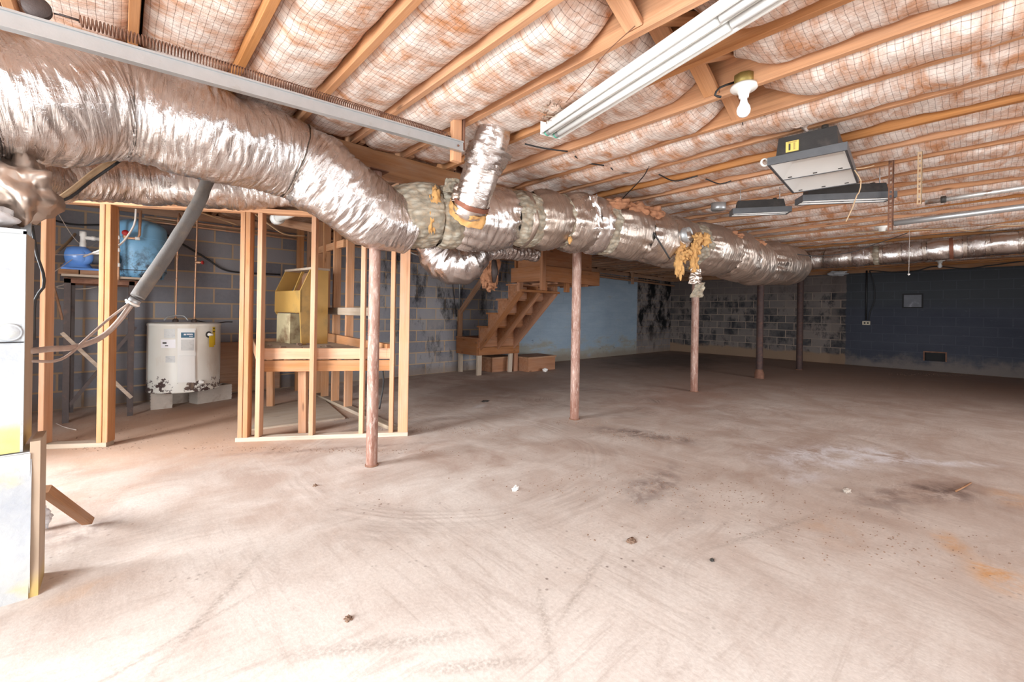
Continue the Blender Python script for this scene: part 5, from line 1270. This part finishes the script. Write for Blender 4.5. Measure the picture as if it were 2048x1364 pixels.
wire('sill_cable', [atx(px, py, X1 - .02) for px, py in ((1740, 541), (1800, 545), (1835, 541), (1870, 533), (1930, 537), (1980, 531), (2048, 522))], .014, M['wire'], 'black cable sagging along the sill of the dark blue wall', 'cable')
t = thing('wall_outlet', 'tan double outlet with black conduit and loose cable on the blue wall', 'outlet', atx(1733, 646, X1))
p = atx(1733, 646, X1); m = MB(); m.box((X1 - .04, p.y - .075, p.z - .045), (X1, p.y + .075, p.z + .045)); m.build('outlet_box', M['plastic_tan'], t)
for d in (-.03, .03): m = MB(); m.box((X1 - .043, p.y + d - .018, p.z - .02), (X1 - .040, p.y + d + .018, p.z + .02)); m.build('socket', M['dark'], t)
m = MB(); m.tube([atx(1732, 640, X1 - .02), atx(1733.5, 541, X1 - .02)], .020, 8); m.build('conduit', M['wire'], t)
m = MB(); m.tube(cat([atx(1737, 640, X1 - .02), atx(1741, 622, X1 - .02), atx(1749, 600, X1 - .03), atx(1748, 570, X1 - .03), atx(1739, 541, X1 - .02)], .05), .014, 6); m.build('loose_cable', M['wire'], t)
# patched opening and the low block hole
p0, p1 = atx(1808, 590, X1), atx(1843, 614, X1); m = MB()
U = 10
vs = [Vector((X1 - .012 - nz(i * .7, j * .7) * .01, p0.y + (p1.y - p0.y) * (i / U) + nz(i, j, 1) * .012, p0.z + (p1.z - p0.z) * (j / U) + nz(i, j, 5) * .012)) for j in range(U + 1) for i in range(U + 1)]
M['patch'] = simple('grey_patch_mortar', (.15, .15, .165), .8, 0, .3, 10, .6, (.40, .40, .43), (.58, .7))
m.add(vs, [(j * 11 + i, j * 11 + i + 1, (j + 1) * 11 + i + 1, (j + 1) * 11 + i) for j in range(U) for i in range(U)], None, True)
t = thing('wall_patch', 'rough grey patched rectangle high on the dark blue wall', 'patch', ((p0 + p1) / 2)); m.build('mortar_fill', M['patch'], t)
m = MB(); ya, yb2, za_, zb_ = p1.y, p0.y, p1.z, p0.z
for (y0_, y1_, z0_, z1_) in ((ya - .03, yb2 + .03, zb_, zb_ + .03), (ya - .03, yb2 + .03, za_ - .025, za_), (ya - .03, ya, za_, zb_), (yb2, yb2 + .03, za_, zb_)): m.box((X1 - .01, y0_, z0_), (X1 + .002, y1_, z1_))
m.build('gap_edge', M['dark'], t)
t = thing('vent_frame', 'rusty frame around the small dark block opening low on the blue wall', 'vent', (X1, hy0, hz0))
m = MB(); w_ = .025
for (y0_, y1_, z0_, z1_) in ((hy0 - w_, hy1 + w_, hz1, hz1 + w_), (hy0 - w_, hy0, hz0, hz1), (hy1, hy1 + w_, hz0, hz1)): m.box((X1 - .012, y0_, z0_), (X1 + .02, y1_, z1_))
m.build('frame_bars', M['rust'], t); m = MB(); m.box((X1 + .12, hy0, hz0), (X1 + .14, hy1, hz1)); m.build('dark_backing', M['dark'], t)  # near-black sheet set inside stands in for the shade of the opening
o = tuft('plastic_scrap', atx(1676, 547, X1 - .12), .10, .18, .06, M['bag'], 7); tag(o, 'crumpled white plastic scrap at the top of the far wall beside the blue paint', 'plastic')
# collar stub with torn insulation hanging from the trunk
c = on_duct(1372, 470, .17); t = thing('duct_collar', 'open round galvanised duct collar poking from torn orange insulation', 'collar', c)
axs = (Vector((-.25, -.9, .12)) * 1 + RGT * .35).normalized()
m = MB(); m.lathe(c - axs * .12, [(.074, -.08), (.074, .10), (.078, .104), (.078, .118), (.074, .122), (.074, .16), (.070, .16), (.070, .02), (0, .02)], 36, axs); m.build('collar_sleeve', M['galv'], t)
t = thing('torn_insulation', 'torn orange insulation and foil shreds hanging below the open collar', 'insulation', c)
dc = (c - CAM).dot(FWD)
for (px, py, sx_, sz_, sd) in ((1361, 500, .035, .09, 1), (1378, 508, .09, .045, 2), (1397, 478, .075, .055, 3), (1412, 480, .035, .06, 4), (1358, 530, .022, .12, 5), (1388, 530, .03, .08, 6), (1366, 515, .05, .05, 7), (1392, 500, .05, .07, 8)):
    tuft('fiber_shred', at(px, py, dc + .02), sx_, .04, sz_, M['fiber'], sd, t, .55)
flap(t, 1391, 552, .12, .16, dc, M['foil_dull'], 8); flap(t, 1397, 580, .11, .15, dc + .02, M['felt'], 9, .3); flap(t, 1389, 515, .05, .30, dc - .01, M['fiber'], 11)
wire('hanger_rod', [at(1495, 462, 5.3), at(1496, 502, 5.25)], .006, M['galv'], 'thin grey steel hanger rod at the far part of the trunk', 'rod', group='trunk hanger rods')
wire('hanger_rod', [at(1193, 388, 3.9), at(1194, 412, 3.9)], .005, M['galv'], 'short thin hanger rod above the trunk behind the foil flap', 'rod', group='trunk hanger rods')
wire('stray_cable', [at(1284, 432, 4.2), at(1310, 470, 4.1), at(1340, 518, 4.15)], .008, M['wire'], 'black cable lying diagonally across the trunk duct', 'cable')
wire('stray_cable', [atz(1298, 332, 2.36), atz(1285, 355, 2.36), atz(1250, 392, 2.36), atz(1235, 408, 2.36)], .005, M['wire'], 'thin black cable strung under the joists toward the trunk', 'cable')
k = 0
for pts, lab in ((((1050, 288), (1090, 297), (1135, 303)), 'dark curved support wire just right of the branch duct'), (((1150, 313), (1175, 326), (1208, 331)), 'dark curved support wire right below the fluorescent fixture end'),
                 (((1222, 336), (1235, 345), (1262, 345)), 'dark short support wire near the middle joists'), (((1318, 349), (1350, 362), (1395, 352)), 'dark long sagging support wire left of the small box light'), (((1412, 358), (1440, 368), (1462, 362)), 'dark sagging support wire above the small box light')):
    wire('batt_support_wire', [atz(*p, 2.365) for p in pts], .006, M['wire'], lab, 'wire', group='batt support wires', seg=5)
for (px, py, sd) in ((1600, 235, 1), (1625, 228, 5)):
    pass
o = tuft('insulation_scrap', atz(1602, 238, 2.42), .14, .05, .05, M['batt'], 3); tag(o, 'loose white netted insulation scrap poking out right of the bulb', 'insulation')
# grey sheet metal panned duct and pipes near the stairs
t = thing('sheet_metal_duct', 'flat grey sheet metal duct under the joists behind the trunk and stairs', 'duct', (5.6, 3.6, 2.2))
m = MB(); m.box((3.6, 3.55, 2.19), (7.9, 4.05, 2.38)); m.build('duct_casing', M['galv'], t)
m = MB(); m.box((3.58, 3.535, 2.175), (7.92, 3.55, 2.20)); m.build('edge_strip', M['white_metal'], t)  # white strip along the lower front edge of the casing
a, b = aty(1192, 552, Y1 - .10), aty(1373, 575, Y1 - .10)
t = pipe('wall_pipe', [a + (a - b) * .25, b], .028, M['oldwood'], 'brownish pipe along the top of the back wall above the blue paint', 'pipe', step=.4)
t = pipe('wall_pipe', [a + (a - b) * .25 + Vector((0, -.08, .05)), a.lerp(b, .6) + Vector((0, -.08, .05))], .014, M['copper'], 'thin pale pipe above the brownish one on the back wall', 'pipe', step=.4)
p = aty(1265, 560, Y1 - .14); tag(board('pipe_bracket', p + Vector((0, 0, -.12)), p + Vector((0, 0, .3)), .05, .09, M['oldwood'], None, face=(1, 0, 0)), 'dark wooden bracket holding the pipe above the light blue paint', 'bracket')
t = thing('wall_outlet', 'small tan outlet with grey conduit on the block wall left of the stairs', 'outlet', aty(917, 638, Y1))
p = aty(917, 638, Y1); m = MB(); m.box((p.x - .045, Y1 - .045, p.z - .04), (p.x + .045, Y1, p.z + .04)); m.build('outlet_box', M['plastic_tan'], t)
m = MB(); m.tube([aty(919, 633, Y1 - .02), aty(919, 480, Y1 - .02)], .014, 8); m.build('conduit', M['galv'], t)
m = MB(); m.tube(cat([aty(913, 633, Y1 - .02), aty(909, 600, Y1 - .03), aty(905, 560, Y1 - .03), aty(903, 500, Y1 - .02)], .06), .008, 6); m.build('loose_cable', M['wire'], t)

# ------------------------------------------------------------------ utility corner lines
t = thing('refrigerant_lines', 'thick grey foam-sleeved line slanting down to the air handler', 'pipe', at(410, 372, 2.75))
P_ = [at(424, 335, 2.78), at(410, 375, 2.76), at(390, 418, 2.72), at(334, 508, 2.58), at(275, 594, 2.45)]
m = MB(); m.tube(cat(P_, .03), [.037 + .005 * nz(i * .35) for i in range(len(cat(P_, .03)))], 18); m.build('foam_sleeve', M['grey_sleeve'], t)
m = MB(); m.tube(cat([at(272, 598, 2.45), at(262, 610, 2.44)], .02), .030, 16); m.build('tape_end', M['galv'], t)
m = MB(); q = at(265, 606, 2.44); m.lathe(q, [(.034, -.006), (.038, 0), (.034, .006)], 18, at(272, 598, 2.45) - at(262, 610, 2.44)); m.build('zip_tie', M['white_wire'], t)
P_ = [at(268, 602, 2.44), at(235, 645, 2.38), at(200, 676, 2.3), at(150, 694, 2.15), at(100, 698, 1.98), at(52, 703, 1.84)]
m = MB(); m.tube(cat(P_, .03), .014, 12); m.build('suction_line', M['line'], t)
P_ = [at(262, 604, 2.42), at(215, 640, 2.34), at(170, 680, 2.2), at(140, 708, 2.1), at(110, 722, 2.0), at(56, 722, 1.86)]
m = MB(); m.tube(cat(P_, .03), .0065, 10); m.build('liquid_line', M['line'], t)
W_ = [('control_cables', [at(232, 318, 2.25), at(190, 345, 2.2), at(150, 378, 2.1), at(105, 410, 2.0), at(62, 440, 1.9)], .016, 'tan_wire', 'thick tan cable bundle with black tape above the air handler', 'cable bundle'),
      ('black_cable', [at(240, 322, 2.22), at(185, 360, 2.15), at(140, 395, 2.05), at(95, 412, 1.98)], .007, 'wire', 'black cable running along the tan cable bundle', 'cable'),
      ('black_cable', [at(64, 452, 1.93), at(74, 510, 1.93), at(86, 545, 1.93), at(87, 575, 1.93), at(70, 600, 1.93), at(68, 680, 1.93)], .006, 'wire', 'black looping cable at the side of the air handler', 'cable'),
      ('tan_hose', [at(176, 412, 5.2), at(168, 435, 5.1), at(150, 468, 4.8), at(128, 492, 4.4), at(88, 524, 3.9)], .014, 'tan_wire', 'tan flexible hose curving down behind the left stud', 'hose'),
      ('water_line', [at(100, 467, 5.2), at(150, 463, 5.3), at(196, 456, 5.4)], .012, 'copper', 'upper pale water line crossing behind the left stud', 'pipe'),
      ('water_line', [at(100, 479, 5.2), at(150, 468, 5.3), at(196, 460, 5.4)], .010, 'copper', 'lower pale water line crossing behind the left stud', 'pipe'),
      ('water_line', [at(235, 449, 5.3), at(290, 438, 5.4), at(330, 424, 5.5), at(352, 424, 5.6), at(440, 436, 5.8)], .014, 'copper', 'pale water line passing in front of the blue tank top', 'pipe'),
      ('water_line', [at(240, 418, 5.4), at(330, 432, 5.6), at(400, 446, 6.0), at(470, 458, 6.3)], .012, 'pvc', 'white water line high above the water heater', 'pipe'),
      ('drain_tube', [at(272, 418, 4.0), at(268, 450, 4.0), at(246, 484, 3.9), at(230, 494, 3.8), at(205, 499, 3.6), at(168, 513, 3.9)], .008, 'white_wire', 'cloudy white tube looping in front of the middle stud', 'tube'),
      ('black_cable', [aty(98, 438, 6.7), aty(150, 449, 6.8), aty(230, 449, 6.8)], .010, 'wire', 'black cable along the block wall behind the blue pump', 'cable'),
      ('black_cable', [aty(322, 462, 6.8), aty(360, 485, 6.8), aty(410, 515, 6.8), aty(450, 540, 6.8), aty(500, 546, 6.8), aty(560, 549, 6.8)], .012, 'wire', 'black cable sagging across the blocks above the water heater', 'cable'),
      ('tan_cable', [at(180, 560, 4.8), at(112, 574, 4.6), at(160, 578, 4.7), at(195, 574, 4.8)], .006, 'cobweb', 'dusty string sagging below the pump stand shelf', 'string'),
      ('tan_cable', [at(168, 570, 4.9), at(164, 600, 4.9), at(150, 625, 4.9), at(132, 628, 4.9)], .005, 'cobweb', 'dusty cord hanging at the left leg of the stand', 'string'),
      ('prop_stick', [at(100, 550, 4.4), at(112, 590, 4.4), at(125, 640, 4.4)], .012, 'oldwood', 'thin brown stick slanting down beside the left leg of the stand', 'stick'),
      ('dusty_string', [at(88, 508, 3.6), at(140, 510, 4.0), at(200, 508, 3.7)], .003, 'cobweb', 'straight pale string level with the blue pump', 'string'),
      ('dusty_string', [at(90, 556, 3.6), at(140, 522, 4.2), at(200, 480, 4.6)], .003, 'cobweb', 'pale string slanting up across the blue pump', 'string'),
      ('dusty_string', [at(112, 420, 4.4), at(150, 478, 4.5), at(200, 520, 4.4)], .003, 'cobweb', 'pale cobwebbed string slanting down to the blue pump', 'string'),
      ('tan_cable', [at(500, 420, 4.1), at(540, 450, 4.4), at(570, 468, 4.6), at(610, 472, 4.8)], .008, 'tan_wire', 'tan cable swinging under the joists between the paired studs', 'cable'),
      ('tan_cable', [at(400, 424, 4.0), at(440, 438, 4.4), at(476, 450, 4.6)], .008, 'tan_wire', 'tan cable dropping from the top plate left of the doubled studs', 'cable'),
      ('tan_cable', [at(420, 412, 4.0), at(470, 420, 4.0), at(520, 428, 4.0), at(560, 426, 4.1)], .006, 'tan_wire', 'tan cable stapled along the top of the stud frame', 'cable'),
      ('black_cable', [at(812, 492, 4.2), at(822, 505, 4.2), at(838, 512, 4.1)], .006, 'galv', 'thin grey wire between the corner stud and the foil bend', 'wire'),
      ('black_cable', [at(764, 720, 4.1), at(767, 765, 4.1), at(762, 800, 4.1), at(759, 818, 4.1)], .008, 'wire', 'black cable hanging low behind the nearest steel post', 'cable')]
for nm, pts, r, mt, lab, ct in W_: wire(nm, pts, r, M[mt], lab, ct)
p0, p1 = at(555, 437, 4.6), at(592, 422, 4.3); t = pipe('drain_pipe', [p0, p1], .045, M['pvc'], 'thick white drain pipe under the joists behind the stud frame', 'pipe', [(p0, p1, .08)], step=.2)
tag(board('brace_board', at(545, 440, 4.7), at(632, 458, 4.9), .04, .09, M['oldwood']), 'brown board spanning under the joists behind the white drain pipe', 'board')
for y_, r_, z_, lab in ((6.78, .016, 2.245, 'upper pale pipe strapped along the top of the block wall'), (6.75, .014, 2.19, 'lower pale pipe strapped along the top of the block wall')):
    t = pipe('wall_line', [Vector((.2, y_, z_)), Vector((4.6, y_, z_ - .01))], r_, M['copper'], lab, 'pipe', step=.4)

# ------------------------------------------------------------------ debris on the floor
def scrap(name, px, py, sx_, sy_, sz_, mt, sd, lab, ct):
    g = gnd(px, py); o = tuft(name, g + Vector((0, 0, sz_ * .6)), sx_, sy_, sz_, M[mt], sd, None, .5); tag(o, lab, ct); return o
scrap('paper_scrap', 1031, 981, .022, .012, .018, 'white_bit', 1, 'small white torn scrap alone in the middle of the floor', 'scrap')
scrap('dirt_clod', 1263, 1084, .022, .018, .010, 'dirt', 2, 'dark clod near the middle foreground floor', 'clod')
scrap('dirt_clod', 1694, 984, .03, .02, .014, 'block', 3, 'grey crumbled lump beside the white powder stain', 'clod')
scrap('dirt_clod', 696, 1240, .012, .012, .008, 'dirt', 4, 'brown clod on the bright foreground floor', 'clod')
scrap('dirt_clod', 1424, 1122, .010, .008, .007, 'ink', 5, 'tiny black clod right of the foreground centre', 'clod')
scrap('dirt_clod', 630, 972, .012, .010, .007, 'dirt', 6, 'brown clod below the left of the nearest post', 'clod')
scrap('dirt_clod', 970, 803, .05, .03, .008, 'ink', 7, 'flat dark scrap on the floor in front of the stairs', 'clod')
wire('twig', [gnd(1912, 984) + Vector((0, 0, .006)), gnd(1928, 978) + Vector((0, 0, .014)), gnd(1942, 968) + Vector((0, 0, .008))], .006, M['oldwood'], 'short brown twig on the floor at the right', 'twig')
wire('straw', [gnd(112, 848) + Vector((0, 0, .006)), gnd(130, 856) + Vector((0, 0, .008)), gnd(152, 861) + Vector((0, 0, .006))], .004, M['cobweb'], 'pale straw on the red dusty floor behind the left stud', 'straw')
m = MB(); rs = random.Random(3)
spots = [(1290, 870, .55, .25, 260), (1330, 975, .9, .3, 260), (1780, 1080, .6, .35, 160), (1500, 1040, .9, .4, 120), (640, 900, 1.2, .07, 200), (900, 860, .7, .12, 120), (1160, 845, .3, .15, 60), (700, 830, .8, .5, 80), (1200, 960, 1.8, .8, 120), (170, 895, .5, .08, 90), (1650, 780, 2.5, .6, 120), (1890, 750, 1.4, .25, 160), (300, 870, .8, .4, 70), (540, 830, .6, .3, 70)]
for px, py, rx, ry, n in spots:
    g = gnd(px, py)
    for k in range(n):
        a = rs.random() * 2 * PI; q = rs.random() ** .7; dd = RGT * math.cos(a) * rx * q + FWD * math.sin(a) * ry * q
        s_ = rs.uniform(.0012, .0040) * (1 + .12 * (g - CAM).dot(FWD)); x, y = min(g.x + dd.x, X1 - .06), min(g.y + dd.y, Y1 - .06); yw = rs.random() * 3
        Rm = Matrix.Translation((x, y, 0)) @ Matrix.Rotation(yw, 4, 'Z'); f = rs.uniform(.5, 1)
        m.add([Rm @ Vector(p) for p in ((-s_, -s_ * f, 0), (s_, -s_ * .7, 0), (s_ * .8, s_ * f, 0), (-s_ * .9, s_ * .8, 0), (rs.uniform(-.3, .3) * s_, 0, s_ * rs.uniform(.6, 1.3)))], [(0, 1, 4), (1, 2, 4), (2, 3, 4), (3, 0, 4), (3, 2, 1, 0)])
tag(m.build('floor_grit', M['dirt']), 'scattered dark grit and crumbs over the dusty concrete floor', 'grit', kind='stuff')

for o in bpy.data.objects:
    if '_b' in o: del o['_b']
